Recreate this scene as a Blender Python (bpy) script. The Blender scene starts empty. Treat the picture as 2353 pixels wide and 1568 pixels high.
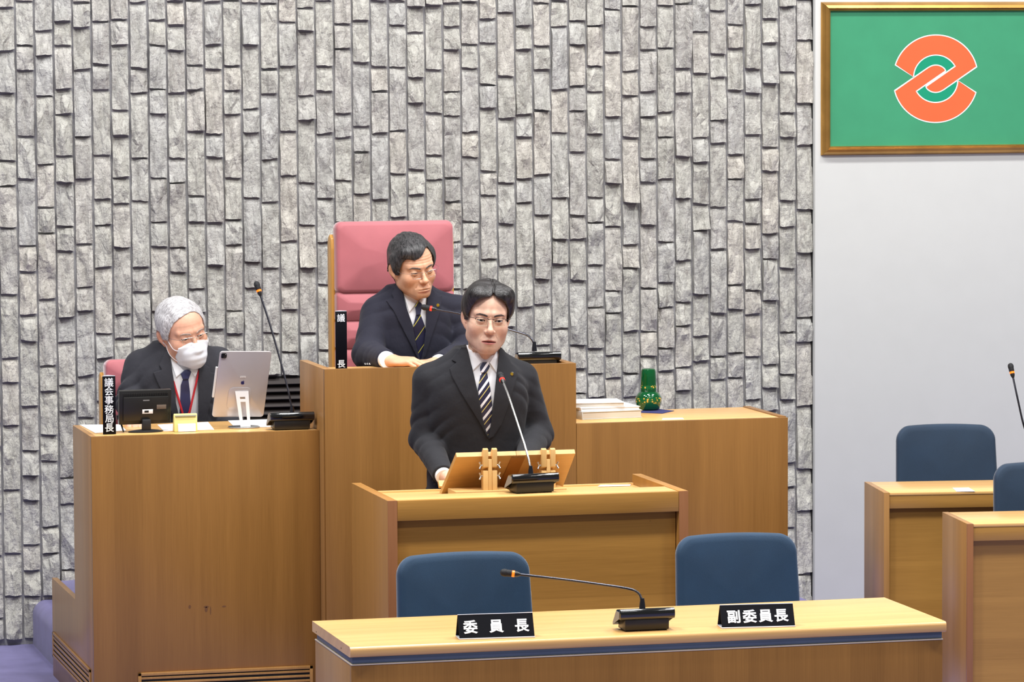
import bpy, bmesh, math, random
import numpy as np
from mathutils import Vector, Matrix, noise as mnoise

S = bpy.context.scene
COL = S.collection
random.seed(7)
PI = math.pi

# ---------------------------------------------------------------- camera, light, exposure
CAM = Vector((-3.35, -12.67, 2.444))
RT = Vector((0.96841748, -0.24928953, -0.00472324))
UP = Vector((0.02289328, 0.07003845, 0.99728156))
FW = Vector((0.24828104, 0.96589303, -0.07353352))
FPX = 9100.0
cam_d = bpy.data.cameras.new('camera')
cam_d.sensor_width = 36.0
cam_d.lens = FPX / 2353 * 36
cam_d.clip_start = 0.5
cam_d.clip_end = 200
cam = bpy.data.objects.new('camera', cam_d)
COL.objects.link(cam)
cam.matrix_world = Matrix(((RT.x, UP.x, -FW.x, CAM.x), (RT.y, UP.y, -FW.y, CAM.y), (RT.z, UP.z, -FW.z, CAM.z), (0, 0, 0, 1)))
S.camera = cam

S.view_settings.view_transform = 'Standard'
S.view_settings.look = 'None'
S.view_settings.gamma = 1.0
S.view_settings.use_curve_mapping = False
S.view_settings.exposure = 0.12

world = bpy.data.worlds.new('world')
S.world = world
world.use_nodes = True
bgn = world.node_tree.nodes['Background']
bgn.inputs['Color'].default_value = (1.0, 0.99, 0.965, 1)
bgn.inputs['Strength'].default_value = 0.20

def lamp(x, y, z, sx, sy, watts, col=(1, .995, .985), tilt=0.0):
    d = bpy.data.lights.new('ceiling_lamp', 'AREA')
    d.shape = 'RECTANGLE'; d.size = sx; d.size_y = sy
    d.energy = watts; d.color = col
    o = bpy.data.objects.new('ceiling_lamp', d)
    o.location = (x, y, z); o.rotation_euler = (tilt, 0, 0)
    COL.objects.link(o)
    return o
for lx in (-3.2, 0.4, 4.0):
    for ly, w in ((-6.8, 95), (-2.2, 235), (0.6, 195)):
        lamp(lx, ly, 7.0, 1.6, .6, w)

# ---------------------------------------------------------------- helpers
def at(px, py, y):
    """world point on the plane Y = y that the photograph shows at pixel (px, py)"""
    d = FW + RT * ((px - 1176.5) / FPX) - UP * ((py - 784.0) / FPX)
    return CAM + d * ((y - CAM.y) / d.y)

def atz(px, py, z):
    d = FW + RT * ((px - 1176.5) / FPX) - UP * ((py - 784.0) / FPX)
    return CAM + d * ((z - CAM.z) / d.z)

def lin(c):
    c = c / 255.0
    return c / 12.92 if c <= .04045 else ((c + .055) / 1.055) ** 2.4

def rgb(r, g, b):
    return (lin(r), lin(g), lin(b), 1.0)

def new_mat(name):
    m = bpy.data.materials.new(name)
    m.use_nodes = True
    nt = m.node_tree
    return m, nt, nt.nodes['Principled BSDF']

def node(nt, kind, **kw):
    n = nt.nodes.new(kind)
    for k, v in kw.items():
        if k.startswith('i_'):
            n.inputs[k[2:].replace('_', ' ')].default_value = v
        else:
            setattr(n, k, v)
    return n

def ramp(nt, stops, interp='LINEAR'):
    r = nt.nodes.new('ShaderNodeValToRGB')
    e = r.color_ramp.elements
    r.color_ramp.interpolation = interp
    e[0].position, e[0].color = stops[0]
    e[1].position, e[1].color = stops[1]
    for p, c in stops[2:]:
        x = e.new(p); x.color = c
    return r

def simple(name, col, rough=.5, metal=0., spec=.5, coat=0., sheen=0., bump=0., bscale=400., trans=0., emit=0., var=.06):
    """plain material with slight procedural tone variation and fine relief"""
    m, nt, b = new_mat(name)
    L = nt.links.new
    tc = node(nt, 'ShaderNodeTexCoord')
    nz = node(nt, 'ShaderNodeTexNoise', i_Scale=9.0, i_Detail=3.0)
    L(tc.outputs['Object'], nz.inputs['Vector'])
    lo = tuple(c * (1 - var) for c in col[:3]) + (1,)
    hi = tuple(min(1, c * (1 + var)) for c in col[:3]) + (1,)
    r = ramp(nt, [(.3, lo), (.7, hi)])
    L(nz.outputs['Fac'], r.inputs['Fac'])
    L(r.outputs['Color'], b.inputs['Base Color'])
    b.inputs['Roughness'].default_value = rough
    b.inputs['Metallic'].default_value = metal
    b.inputs['Specular IOR Level'].default_value = spec
    b.inputs['Coat Weight'].default_value = coat
    b.inputs['Coat Roughness'].default_value = .08
    b.inputs['Sheen Weight'].default_value = sheen
    b.inputs['Sheen Roughness'].default_value = .4
    b.inputs['Transmission Weight'].default_value = trans
    if emit:
        b.inputs['Emission Color'].default_value = col
        b.inputs['Emission Strength'].default_value = emit
    if bump:
        n2 = node(nt, 'ShaderNodeTexNoise', i_Scale=bscale, i_Detail=2.0)
        L(tc.outputs['Object'], n2.inputs['Vector'])
        bp = node(nt, 'ShaderNodeBump', i_Strength=bump, i_Distance=.002)
        L(n2.outputs['Fac'], bp.inputs['Height'])
        L(bp.outputs['Normal'], b.inputs['Normal'])
    return m

def wood(name, col, grain='z', strip=.105, dark=.80, rough=.32, contrast=1.0, knots=0.0):
    """oiled veneer: tone strips across the grain, fine streaks along it"""
    m, nt, b = new_mat(name)
    L = nt.links.new
    tc = node(nt, 'ShaderNodeTexCoord')
    sp = node(nt, 'ShaderNodeSeparateXYZ')
    L(tc.outputs['Object'], sp.inputs[0])
    across = node(nt, 'ShaderNodeMath', operation='ADD')
    along = sp.outputs['Z']
    if grain == 'z':
        L(sp.outputs['X'], across.inputs[0]); L(sp.outputs['Y'], across.inputs[1])
    elif grain == 'x':
        L(sp.outputs['Z'], across.inputs[0]); L(sp.outputs['Y'], across.inputs[1]); along = sp.outputs['X']
    else:
        L(sp.outputs['X'], across.inputs[0]); L(sp.outputs['Z'], across.inputs[1]); along = sp.outputs['Y']
    def vec(sa, sl):
        a = node(nt, 'ShaderNodeMath', operation='MULTIPLY'); a.inputs[1].default_value = sa
        l = node(nt, 'ShaderNodeMath', operation='MULTIPLY'); l.inputs[1].default_value = sl
        L(across.outputs[0], a.inputs[0]); L(along, l.inputs[0])
        c = node(nt, 'ShaderNodeCombineXYZ')
        L(a.outputs[0], c.inputs[0]); L(l.outputs[0], c.inputs[1])
        return c.outputs[0]
    fine = node(nt, 'ShaderNodeTexNoise', i_Scale=1.0, i_Detail=4.0, i_Roughness=.6)
    L(vec(260, 5.0), fine.inputs['Vector'])
    broad = node(nt, 'ShaderNodeTexNoise', i_Scale=1.0, i_Detail=2.0)
    L(vec(22, .55), broad.inputs['Vector'])
    dv = node(nt, 'ShaderNodeMath', operation='DIVIDE'); dv.inputs[1].default_value = strip
    L(across.outputs[0], dv.inputs[0])
    fl = node(nt, 'ShaderNodeMath', operation='FLOOR'); L(dv.outputs[0], fl.inputs[0])
    wn = node(nt, 'ShaderNodeTexWhiteNoise', noise_dimensions='1D'); L(fl.outputs[0], wn.inputs['W'])
    fr = node(nt, 'ShaderNodeMath', operation='FRACT'); L(dv.outputs[0], fr.inputs[0])
    line = ramp(nt, [(0.0, (1, 1, 1, 1)), (.035, (0, 0, 0, 1))]); L(fr.outputs[0], line.inputs['Fac'])
    # total = fine*.45 + broad*.35 + strip*.25
    def mul(x, k):
        n = node(nt, 'ShaderNodeMath', operation='MULTIPLY'); n.inputs[1].default_value = k
        L(x, n.inputs[0]); return n.outputs[0]
    def add(x, y):
        n = node(nt, 'ShaderNodeMath', operation='ADD'); L(x, n.inputs[0]); L(y, n.inputs[1]); return n.outputs[0]
    tot = add(add(mul(fine.outputs['Fac'], .50), mul(broad.outputs['Fac'], .42)), mul(wn.outputs['Value'], .16))
    tot = add(tot, mul(line.outputs['Color'], -.05))
    c0 = np.array(col[:3])
    d = tuple(c0 * (1 - (1 - dark) * contrast) * np.array((1, .96, .90))) + (1,)
    h = tuple(np.minimum(1, c0 * (1 + .10 * contrast))) + (1,)
    r = ramp(nt, [(.34, d), (.72, h)])
    L(tot, r.inputs['Fac'])
    out = r.outputs['Color']
    if knots:
        kv = node(nt, 'ShaderNodeTexVoronoi', i_Scale=1.0)
        L(vec(16, 7), kv.inputs['Vector'])
        kr = ramp(nt, [(.0, (1, 1, 1, 1)), (.06 * knots, (0, 0, 0, 1))]); L(kv.outputs['Distance'], kr.inputs['Fac'])
        mx = node(nt, 'ShaderNodeMix', data_type='RGBA'); mx.inputs['B'].default_value = tuple(c0 * .35) + (1,)
        L(kr.outputs['Color'], mx.inputs['Factor']); L(out, mx.inputs['A']); out = mx.outputs['Result']
    L(out, b.inputs['Base Color'])
    b.inputs['Roughness'].default_value = rough
    bp = node(nt, 'ShaderNodeBump', i_Strength=.05, i_Distance=.001)
    L(fine.outputs['Fac'], bp.inputs['Height']); L(bp.outputs['Normal'], b.inputs['Normal'])
    return m

def tag(o, label=None, cat=None, group=None, kind=None):
    if label: o['label'] = label
    if cat: o['category'] = cat
    if group: o['group'] = group
    if kind: o['kind'] = kind
    return o

def thing(name, label, cat, loc=(0, 0, 0), rz=0.0, group=None):
    o = bpy.data.objects.new(name, None)
    o.empty_display_size = .05
    o.location = loc; o.rotation_euler = (0, 0, rz)
    COL.objects.link(o)
    return tag(o, label, cat, group)

def copy_tree(o, parent=None):
    c = o.copy(); COL.objects.link(c)
    if parent is not None:
        mpi = o.matrix_parent_inverse.copy(); c.parent = parent; c.matrix_parent_inverse = mpi
    for ch in list(o.children):
        copy_tree(ch, c)
    return c

def mw(o):
    """world matrix without a depsgraph update"""
    m = Matrix.LocRotScale(o.location, o.rotation_euler, o.scale)
    if o.parent is not None:
        return mw(o.parent) @ o.matrix_parent_inverse @ m
    return m

def link(name, me, mat, parent=None, world=False, smooth=None):
    o = bpy.data.objects.new(name, me)
    COL.objects.link(o)
    if mat is not None and not me.materials:
        if isinstance(mat, (list, tuple)):
            for k in mat: me.materials.append(k)
        else:
            me.materials.append(mat)
    if parent is not None:
        o.parent = parent
        if world:
            o.matrix_parent_inverse = mw(parent).inverted()
    if smooth is not None:
        me.polygons.foreach_set('use_smooth', [True] * len(me.polygons))
        if smooth < 3:
            me.set_sharp_from_angle(angle=smooth)
    return o

class MB:
    """collects shapes into one mesh"""
    def __init__(self):
        self.bm = bmesh.new()
    def box(self, lo, hi, bevel=0.0, seg=2, mat=None, rot=None):
        vs = []
        for z in (lo[2], hi[2]):
            for x, y in ((lo[0], lo[1]), (hi[0], lo[1]), (hi[0], hi[1]), (lo[0], hi[1])):
                vs.append(self.bm.verts.new((x, y, z)))
        fs = [(0, 3, 2, 1), (4, 5, 6, 7), (0, 1, 5, 4), (1, 2, 6, 5), (2, 3, 7, 6), (3, 0, 4, 7)]
        faces = [self.bm.faces.new([vs[i] for i in f]) for f in fs]
        if rot is not None:
            bmesh.ops.transform(self.bm, matrix=rot, verts=vs)
        if bevel:
            es = list({e for f in faces for e in f.edges})
            bmesh.ops.bevel(self.bm, geom=es, offset=bevel, segments=seg, affect='EDGES', profile=.5)
        return self
    def prism(self, pts, axis, a, b, bevel=0.0, seg=2):
        """polygon pts (2D) swept along axis from a to b"""
        def v3(p, t):
            if axis == 'x': return (t, p[0], p[1])
            if axis == 'y': return (p[0], t, p[1])
            return (p[0], p[1], t)
        A = [self.bm.verts.new(v3(p, a)) for p in pts]
        B = [self.bm.verts.new(v3(p, b)) for p in pts]
        n = len(pts); faces = []
        faces.append(self.bm.faces.new(A[::-1])); faces.append(self.bm.faces.new(B))
        for i in range(n):
            faces.append(self.bm.faces.new((A[i], A[(i + 1) % n], B[(i + 1) % n], B[i])))
        bmesh.ops.recalc_face_normals(self.bm, faces=faces)
        if bevel:
            es = list({e for f in faces for e in f.edges})
            bmesh.ops.bevel(self.bm, geom=es, offset=bevel, segments=seg, affect='EDGES', profile=.5)
        return self
    def tube(self, pts, r, n=10, cap=True):
        pts = [Vector(p) for p in pts]
        rs = r if isinstance(r, (list, tuple)) else [r] * len(pts)
        rings = []; prev = None
        for i, p in enumerate(pts):
            t = (pts[min(i + 1, len(pts) - 1)] - pts[max(i - 1, 0)])
            if t.length < 1e-9: t = Vector((0, 0, 1))
            t.normalize()
            if prev is None:
                u = t.orthogonal().normalized()
            else:
                u = prev - t * prev.dot(t)
                u = u.normalized() if u.length > 1e-6 else t.orthogonal().normalized()
            prev = u; w = t.cross(u)
            rings.append([self.bm.verts.new(p + (u * math.cos(2 * PI * k / n) + w * math.sin(2 * PI * k / n)) * rs[i]) for k in range(n)])
        for a, b in zip(rings, rings[1:]):
            for k in range(n):
                self.bm.faces.new((a[k], a[(k + 1) % n], b[(k + 1) % n], b[k]))
        if cap:
            self.bm.faces.new(rings[0][::-1]); self.bm.faces.new(rings[-1])
        return self
    def lathe(self, prof, c=(0, 0, 0), n=32):
        c = Vector(c); rings = []
        for r, z in prof:
            if r < 1e-6:
                rings.append([self.bm.verts.new(c + Vector((0, 0, z)))])
            else:
                rings.append([self.bm.verts.new(c + Vector((r * math.cos(2 * PI * k / n), r * math.sin(2 * PI * k / n), z))) for k in range(n)])
        for a, b in zip(rings, rings[1:]):
            for k in range(n):
                k2 = (k + 1) % n
                if len(a) == 1 and len(b) == 1: continue
                if len(a) == 1: self.bm.faces.new((a[0], b[k2], b[k]))
                elif len(b) == 1: self.bm.faces.new((a[k], a[k2], b[0]))
                else: self.bm.faces.new((a[k], a[k2], b[k2], b[k]))
        return self
    def quad(self, *p):
        self.bm.faces.new([self.bm.verts.new(Vector(q)) for q in p]); return self
    def slab(self, corners, thick):
        """plate with the four given front corners (counter-clockwise seen from the front) and a thickness behind"""
        c = [Vector(q) for q in corners]
        nrm = (c[1] - c[0]).cross(c[3] - c[0]).normalized()
        A = [self.bm.verts.new(q) for q in c]; B = [self.bm.verts.new(q - nrm * thick) for q in c]
        n = len(c)
        self.bm.faces.new(A); self.bm.faces.new(B[::-1])
        for i in range(n):
            self.bm.faces.new((A[i], B[i], B[(i + 1) % n], A[(i + 1) % n]))
        return self
    def xform(self, M):
        bmesh.ops.transform(self.bm, matrix=M, verts=self.bm.verts[:]); return self
    def mesh(self, name):
        bmesh.ops.recalc_face_normals(self.bm, faces=self.bm.faces[:])
        me = bpy.data.meshes.new(name); self.bm.to_mesh(me); self.bm.free(); return me
    def build(self, name, mat, parent=None, world=False, smooth=.6):
        return link(name, self.mesh(name), mat, parent, world, smooth)

def box(name, lo, hi, mat, parent=None, world=False, bevel=.002):
    return MB().box(lo, hi, bevel).build(name, mat, parent, world)

def text_mesh(body, size, bold=0.0, depth=.0006, squeeze=1.0):
    cu = bpy.data.curves.new('lettering', 'FONT')
    cu.body = body; cu.size = size; cu.align_x = 'CENTER'; cu.align_y = 'CENTER'
    cu.extrude = depth; cu.offset = bold; cu.resolution_u = 3
    ob = bpy.data.objects.new('lettering', cu); COL.objects.link(ob)
    bpy.context.view_layer.update()
    dg = bpy.context.evaluated_depsgraph_get()
    me = bpy.data.meshes.new_from_object(ob.evaluated_get(dg))
    bpy.data.objects.remove(ob); bpy.data.curves.remove(cu)
    me.transform(Matrix.Diagonal((squeeze, 1, 1, 1)))
    # centre the glyphs on the origin
    n = len(me.vertices)
    if n:
        a = np.empty(n * 3); me.vertices.foreach_get('co', a); a = a.reshape(-1, 3)
        a[:, :2] -= (a[:, :2].max(0) + a[:, :2].min(0)) / 2
        me.vertices.foreach_set('co', a.ravel())
    return me

def letters(name, body, size, mat, parent, M, bold=0.0, squeeze=1.0, depth=.0006):
    """flat lettering standing on a face: M maps glyph space (x right, y up, z out) to the parent's space"""
    me = text_mesh(body, size, bold, depth, squeeze)
    me.transform(M)
    return link(name, me, mat, parent)

def frame_m(o, x, y):
    """matrix from origin o, right axis x, up axis y"""
    x = Vector(x).normalized(); y = Vector(y); y = (y - x * y.dot(x)).normalized(); z = x.cross(y)
    return Matrix(((x.x, y.x, z.x, o[0]), (x.y, y.y, z.y, o[1]), (x.z, y.z, z.z, o[2]), (0, 0, 0, 1)))

def bez(pts, n=24):
    """smooth path through control points (Catmull-Rom)"""
    P = [Vector(p) for p in pts]
    P = [P[0] * 2 - P[1]] + P + [P[-1] * 2 - P[-2]]
    out = []
    for i in range(1, len(P) - 2):
        for k in range(n):
            t = k / n
            a, b, c, d = P[i - 1], P[i], P[i + 1], P[i + 2]
            out.append(.5 * ((2 * b) + (c - a) * t + (2 * a - 5 * b + 4 * c - d) * t * t + (3 * b - a - 3 * c + d) * t ** 3))
    out.append(P[-2])
    return out

# ---------------------------------------------------------------- materials
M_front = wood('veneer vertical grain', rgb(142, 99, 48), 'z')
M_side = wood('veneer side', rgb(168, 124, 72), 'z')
M_top = wood('veneer lit top', rgb(222, 175, 110), 'x', strip=.3, rough=.26)  # paler than the fronts: brightness from overhead light put into the colour
M_lect = wood('lectern veneer horizontal grain', rgb(176, 128, 60), 'x', strip=.16, contrast=1.1, knots=.6)
M_lside = wood('lectern side veneer', rgb(176, 126, 62), 'z', strip=.2)
M_edge = wood('solid edge strip', rgb(150, 100, 64), 'z', strip=.5, contrast=.6)
M_seat_f = wood('member desk veneer', rgb(170, 126, 62), 'x', strip=.075, contrast=.9)
M_pine = wood('light pine', rgb(226, 184, 120), 'z', strip=.5, contrast=.6, rough=.45)
M_pinex = wood('light pine board', rgb(212, 170, 108), 'x', strip=.5, contrast=.7, rough=.4)
M_reveal = simple('grey blue reveal strip', rgb(84, 98, 116), .4, metal=.2)
M_trimlite = simple('pale trim', rgb(205, 190, 170), .4)
M_dark = simple('black parts and gap shadow', rgb(18, 16, 15), .8)
M_gloss = simple('gloss black plastic', rgb(9, 9, 11), .12, spec=.6, coat=.6)
M_black = simple('matt black plastic', rgb(26, 26, 28), .5)
M_black2 = simple('satin black plastic', rgb(32, 31, 30), .35)
M_grey = simple('grey plastic', rgb(140, 140, 140), .5)
M_metal = simple('bright metal', rgb(205, 208, 212), .25, metal=.9)
M_neck = simple('dark gooseneck metal', rgb(70, 70, 78), .25, metal=.9)
M_neck_lite = simple('silver gooseneck metal', rgb(190, 188, 186), .25, metal=.9)
M_red = simple('red ring light', rgb(255, 40, 26), .3, emit=1.6)
M_orange = simple('orange ring light', rgb(255, 110, 20), .3, emit=1.2)
M_foam = simple('microphone grille', rgb(24, 24, 28), .7, bump=.5, bscale=900)
M_white = simple('white paper', rgb(240, 240, 240), .7, var=.02)
M_page = simple('page edges', rgb(214, 208, 196), .8, var=.05)
M_letter = simple('white lettering', rgb(245, 245, 245), .5, var=.01)
M_plate = simple('black name plate', rgb(6, 6, 14), .55, spec=.12)
M_acryl = simple('clear plate edge', rgb(225, 228, 235), .15)
M_blue = simple('blue chair cloth', rgb(16, 52, 80), .75, sheen=.45, bump=.35, bscale=700, var=.08)
M_blue2 = simple('dark blue chair cloth', rgb(18, 44, 68), .75, sheen=.4, bump=.35, bscale=700, var=.08)
M_pink = simple('rose chair upholstery', rgb(178, 98, 105), .65, sheen=.9, bump=.1, bscale=500, var=.06)
M_goldwood = wood('golden chair wood', rgb(206, 154, 78), 'z', strip=.4, contrast=.6)
M_carpet = simple('violet carpet', rgb(122, 117, 162), .95, sheen=.2, bump=.8, bscale=500, var=.10)
M_wall = simple('white painted wall', rgb(202, 203, 200), .8, bump=.05, bscale=200, var=.012)
M_mortar = simple('grey mortar', rgb(150, 149, 150), .9, bump=.5, bscale=300, var=.1)
M_vent = simple('dark brown louvre', rgb(46, 38, 36), .6)
M_gold = simple('gilt frame', rgb(196, 148, 78), .30, metal=.85, var=.15)
M_green = simple('green flag cloth', rgb(60, 150, 108), .55, var=.04)
M_emerald = simple('emerald emblem field', rgb(8, 150, 112), .5, var=.02)
M_orangeprint = simple('orange emblem print', rgb(250, 104, 58), .5, var=.02)
M_silver = simple('silver tablet shell', rgb(206, 200, 200), .38, metal=.35, var=.03)
M_yellow = simple('pale yellow plastic', rgb(232, 220, 140), .5, var=.03)
M_navy = simple('navy cloth', rgb(36, 40, 92), .8, bump=.4, bscale=500)

def stone_mat():
    m, nt, b = new_mat('split face stone')
    L = nt.links.new
    tc = node(nt, 'ShaderNodeTexCoord')
    oi = node(nt, 'ShaderNodeObjectInfo')
    gi = node(nt, 'ShaderNodeNewGeometry')
    ad = node(nt, 'ShaderNodeMath', operation='ADD'); L(oi.outputs['Random'], ad.inputs[0]); L(gi.outputs['Random Per Island'], ad.inputs[1])
    fr = node(nt, 'ShaderNodeMath', operation='FRACT'); L(ad.outputs[0], fr.inputs[0])
    tone = ramp(nt, [(0., rgb(183, 181, 174)), (.3, rgb(194, 192, 184)), (.55, rgb(184, 183, 180)), (.8, rgb(198, 193, 184)), (1., rgb(178, 176, 172))])
    L(fr.outputs[0], tone.inputs['Fac'])
    # grey cloudy stains running along a slanting direction
    mp = node(nt, 'ShaderNodeMapping'); mp.inputs['Rotation'].default_value = (0, math.radians(-24), 0); mp.inputs['Scale'].default_value = (26, 26, 7)
    L(tc.outputs['Object'], mp.inputs['Vector'])
    n1 = node(nt, 'ShaderNodeTexNoise', i_Scale=1.0, i_Detail=6.0, i_Roughness=.62, i_Distortion=.35)
    L(mp.outputs['Vector'], n1.inputs['Vector'])
    r1 = ramp(nt, [(.36, (.74, .735, .72, 1)), (.50, (.92, .915, .905, 1)), (.64, (1.06, 1.06, 1.05, 1))])
    L(n1.outputs['Fac'], r1.inputs['Fac'])
    mx = node(nt, 'ShaderNodeMix', data_type='RGBA', blend_type='MULTIPLY'); mx.inputs['Factor'].default_value = 1
    L(tone.outputs['Color'], mx.inputs['A']); L(r1.outputs['Color'], mx.inputs['B'])
    # thin rusty veins
    mp2 = node(nt, 'ShaderNodeMapping'); mp2.inputs['Rotation'].default_value = (0, math.radians(32), 0); mp2.inputs['Scale'].default_value = (14, 14, 5)
    L(tc.outputs['Object'], mp2.inputs['Vector'])
    n2 = node(nt, 'ShaderNodeTexNoise', i_Scale=1.0, i_Detail=3.0, i_Distortion=.5)
    L(mp2.outputs['Vector'], n2.inputs['Vector'])
    r2 = ramp(nt, [(.485, (0, 0, 0, 1)), (.5, (.28, .28, .28, 1)), (.515, (0, 0, 0, 1))])
    L(n2.outputs['Fac'], r2.inputs['Fac'])
    mx2 = node(nt, 'ShaderNodeMix', data_type='RGBA'); mx2.inputs['B'].default_value = rgb(112, 98, 92)
    L(r2.outputs['Color'], mx2.inputs['Factor']); L(mx.outputs['Result'], mx2.inputs['A'])
    # pores
    vo = node(nt, 'ShaderNodeTexVoronoi', i_Scale=95.0); L(tc.outputs['Object'], vo.inputs['Vector'])
    r3 = ramp(nt, [(.07, (1, 1, 1, 1)), (.13, (0, 0, 0, 1))]); L(vo.outputs['Distance'], r3.inputs['Fac'])
    mx3 = node(nt, 'ShaderNodeMix', data_type='RGBA'); mx3.inputs['B'].default_value = rgb(84, 78, 76)
    L(r3.outputs['Color'], mx3.inputs['Factor']); L(mx2.outputs['Result'], mx3.inputs['A'])
    L(mx3.outputs['Result'], b.inputs['Base Color'])
    b.inputs['Roughness'].default_value = .62
    n4 = node(nt, 'ShaderNodeTexNoise', i_Scale=60.0, i_Detail=5.0, i_Roughness=.6); L(tc.outputs['Object'], n4.inputs['Vector'])
    h = node(nt, 'ShaderNodeMath', operation='ADD'); L(n1.outputs['Fac'], h.inputs[0])
    h2 = node(nt, 'ShaderNodeMath', operation='MULTIPLY'); h2.inputs[1].default_value = .35; L(n4.outputs['Fac'], h2.inputs[0]); L(h2.outputs[0], h.inputs[1])
    # broad diagonal chisel ridges
    mp5 = node(nt, 'ShaderNodeMapping'); mp5.inputs['Rotation'].default_value = (0, math.radians(-35), 0); mp5.inputs['Scale'].default_value = (30, 30, 11)
    L(tc.outputs['Object'], mp5.inputs['Vector'])
    vo5 = node(nt, 'ShaderNodeTexVoronoi', i_Scale=1.0, feature='SMOOTH_F1'); vo5.inputs['Smoothness'].default_value = .15
    wq = node(nt, 'ShaderNodeVectorMath', operation='ADD'); sc5 = node(nt, 'ShaderNodeVectorMath', operation='SCALE'); sc5.inputs['Scale'].default_value = .9
    L(n1.outputs['Color'], sc5.inputs[0]); L(mp5.outputs['Vector'], wq.inputs[0]); L(sc5.outputs['Vector'], wq.inputs[1]); L(wq.outputs['Vector'], vo5.inputs['Vector'])
    h5 = node(nt, 'ShaderNodeMath', operation='MULTIPLY'); h5.inputs[1].default_value = 1.1; L(vo5.outputs['Distance'], h5.inputs[0])
    h6 = node(nt, 'ShaderNodeMath', operation='SUBTRACT'); L(h.outputs[0], h6.inputs[0]); L(h5.outputs[0], h6.inputs[1])
    bp = node(nt, 'ShaderNodeBump', i_Strength=.9, i_Distance=.020); L(h6.outputs[0], bp.inputs['Height'])
    L(bp.outputs['Normal'], b.inputs['Normal'])
    return m
M_stone = stone_mat()
M_stone_top = M_stone
# ---------------------------------------------------------------- the setting
YW = 3.55            # mortar plane of the stone wall
floor = MB().quad((-6, -14, 0), (8, -14, 0), (8, YW + .1, 0), (-6, YW + .1, 0)).build('floor', M_carpet, smooth=None)
tag(floor, kind='structure')
wall_back = box('wall_back', (-4.2, YW, 0), (2.152, YW + .15, 3.4), M_mortar, bevel=0)
box('painted_gap_shadow', (2.1525, YW - .010, 0), (at(1872.5, 700, YW - .038).x - .0005, YW + .10, 3.4), M_dark, wall_back, bevel=0)  # black strip filling the gap, stands in for its shadow
tag(wall_back, kind='structure')
wall_right = box('wall_right', (at(1872.5, 700, YW - .038).x, YW - .038, 0), (6.5, YW + .15, 3.4), M_wall, bevel=.004)
tag(wall_right, kind='structure')

JOINTS = {-1: [369, 110], 0: [2444, 2271, 1996, 1894, 1720, 1448, 1184, 1084, 907, 642, 376, 199], 1: [2646, 2466, 2364, 2093, 1918, 1647, 1537, 1361, 1253, 983, 803, 698, 594, 412, 304, 198],
2: [2524, 2424, 2260, 1981, 1802, 1698, 1423, 1148, 1045, 863, 757, 484, 375, 196], 3: [2463, 2287, 2183, 2012, 1903, 1723, 1620, 1346, 1247, 1070, 960, 686, 576, 302], 4: [2640, 2537, 2363, 2092, 1917, 1649, 1472, 1374, 1103, 930],
5: [2563, 2385, 2282, 2012, 1834, 1727, 1550, 1278, 1177, 998], 6: [2569, 2466, 2198, 2092, 1919, 1815, 1633, 1356], 7: [2638, 2369, 2269, 2001, 1823, 1550, 1446, 1264],
8: [2567, 2464, 2285, 2183, 1917, 1736, 1633, 1363], 9: [2545, 2442, 2265, 1998, 1897, 1629, 1526], 10: [2649, 2381, 2280, 2107, 1840, 1732, 1454],
11: [2464, 2364, 2096, 1999, 1727, 1550, 1284], 12: [2649, 2376, 2276, 2176, 1913, 1739, 1635, 1362, 1262], 13: [2637, 2464, 2199, 2100, 1830, 1562, 1455],
14: [2636, 2363, 2260, 1988, 1810, 1535, 1265], 15: [2558, 2376, 2102, 1920, 1644, 1468, 1360, 1183], 16: [2617, 2520, 2253, 2151, 1889, 1713, 1535, 1258],
17: [2646, 2375, 2268, 2094, 1821, 1640, 1461, 1186], 18: [2549, 2446, 2177, 2075, 1898], 19: [2564, 2387, 2121, 2014, 1841],
20: [2644, 2370, 2267, 2094, 1814], 21: [2543, 2369, 2103, 1921, 1739], 22: [2620, 2511, 2324, 2218, 1938, 1832],
23: [2626, 2354, 2173, 1996, 1894], 24: [2535, 2438, 2265, 2164, 1902, 1801, 1632], 25: [2640, 2461, 2361, 2093, 1989, 1716, 1612, 1433],
26: [2466, 2293, 2192, 1925, 1825, 1557], 27: [2596, 2326, 2149, 1878, 1702, 1530, 1264], 28: [2540, 2438, 2167, 2069, 1893, 1793, 1529, 1350],
29: [2634, 2456, 2353, 2181, 1911, 1739, 1469, 1360, 1186], 30: [2642, 2536, 2268, 2086, 1812, 1634, 1527, 1256], 31: [2459, 2283, 2180, 2003, 1733, 1633, 1457, 1183, 1080],
32: [2538, 2368, 2258, 2081, 1809, 1705, 1523, 1343, 1166, 1060], 33: [2609, 2426, 2152, 1971, 1869, 1685, 1414, 1318, 1137], 34: [2622, 2346, 2241, 2062, 1784, 1608, 1508, 1237, 1056],
35: [2435, 2257, 2151, 1973, 1869, 1689, 1419, 1234, 1130], 36: [2625, 2444, 2170, 2065, 1885, 1617, 1442, 1336, 1162], 37: [2632, 2353, 2250, 1978, 1801, 1535, 1358, 1256, 1077, 977],
38: [2512, 2334, 2061, 1953, 1774, 1664, 1389, 1209, 1100], 39: [2600, 2417, 2316, 2136, 2034, 1760, 1580, 1304, 1120], 40: [2543, 2438, 2260, 1985, 1882, 1700, 1427, 1321, 1134, 1026],
41: [2628, 2350, 2246, 2068, 1792, 1687, 1580, 1402, 1297, 1114, 930], 42: [2565, 2461, 2287, 2014, 1911, 1643, 1536, 1356, 1080, 979], 43: [2617, 2338, 2161, 2057, 1785, 1672, 1494, 1217, 1035, 926, 650, 545, 367],
44: [2647, 2474, 2202, 2021, 1744, 1557, 1279, 1172, 897, 620, 440, 163]}


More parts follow.
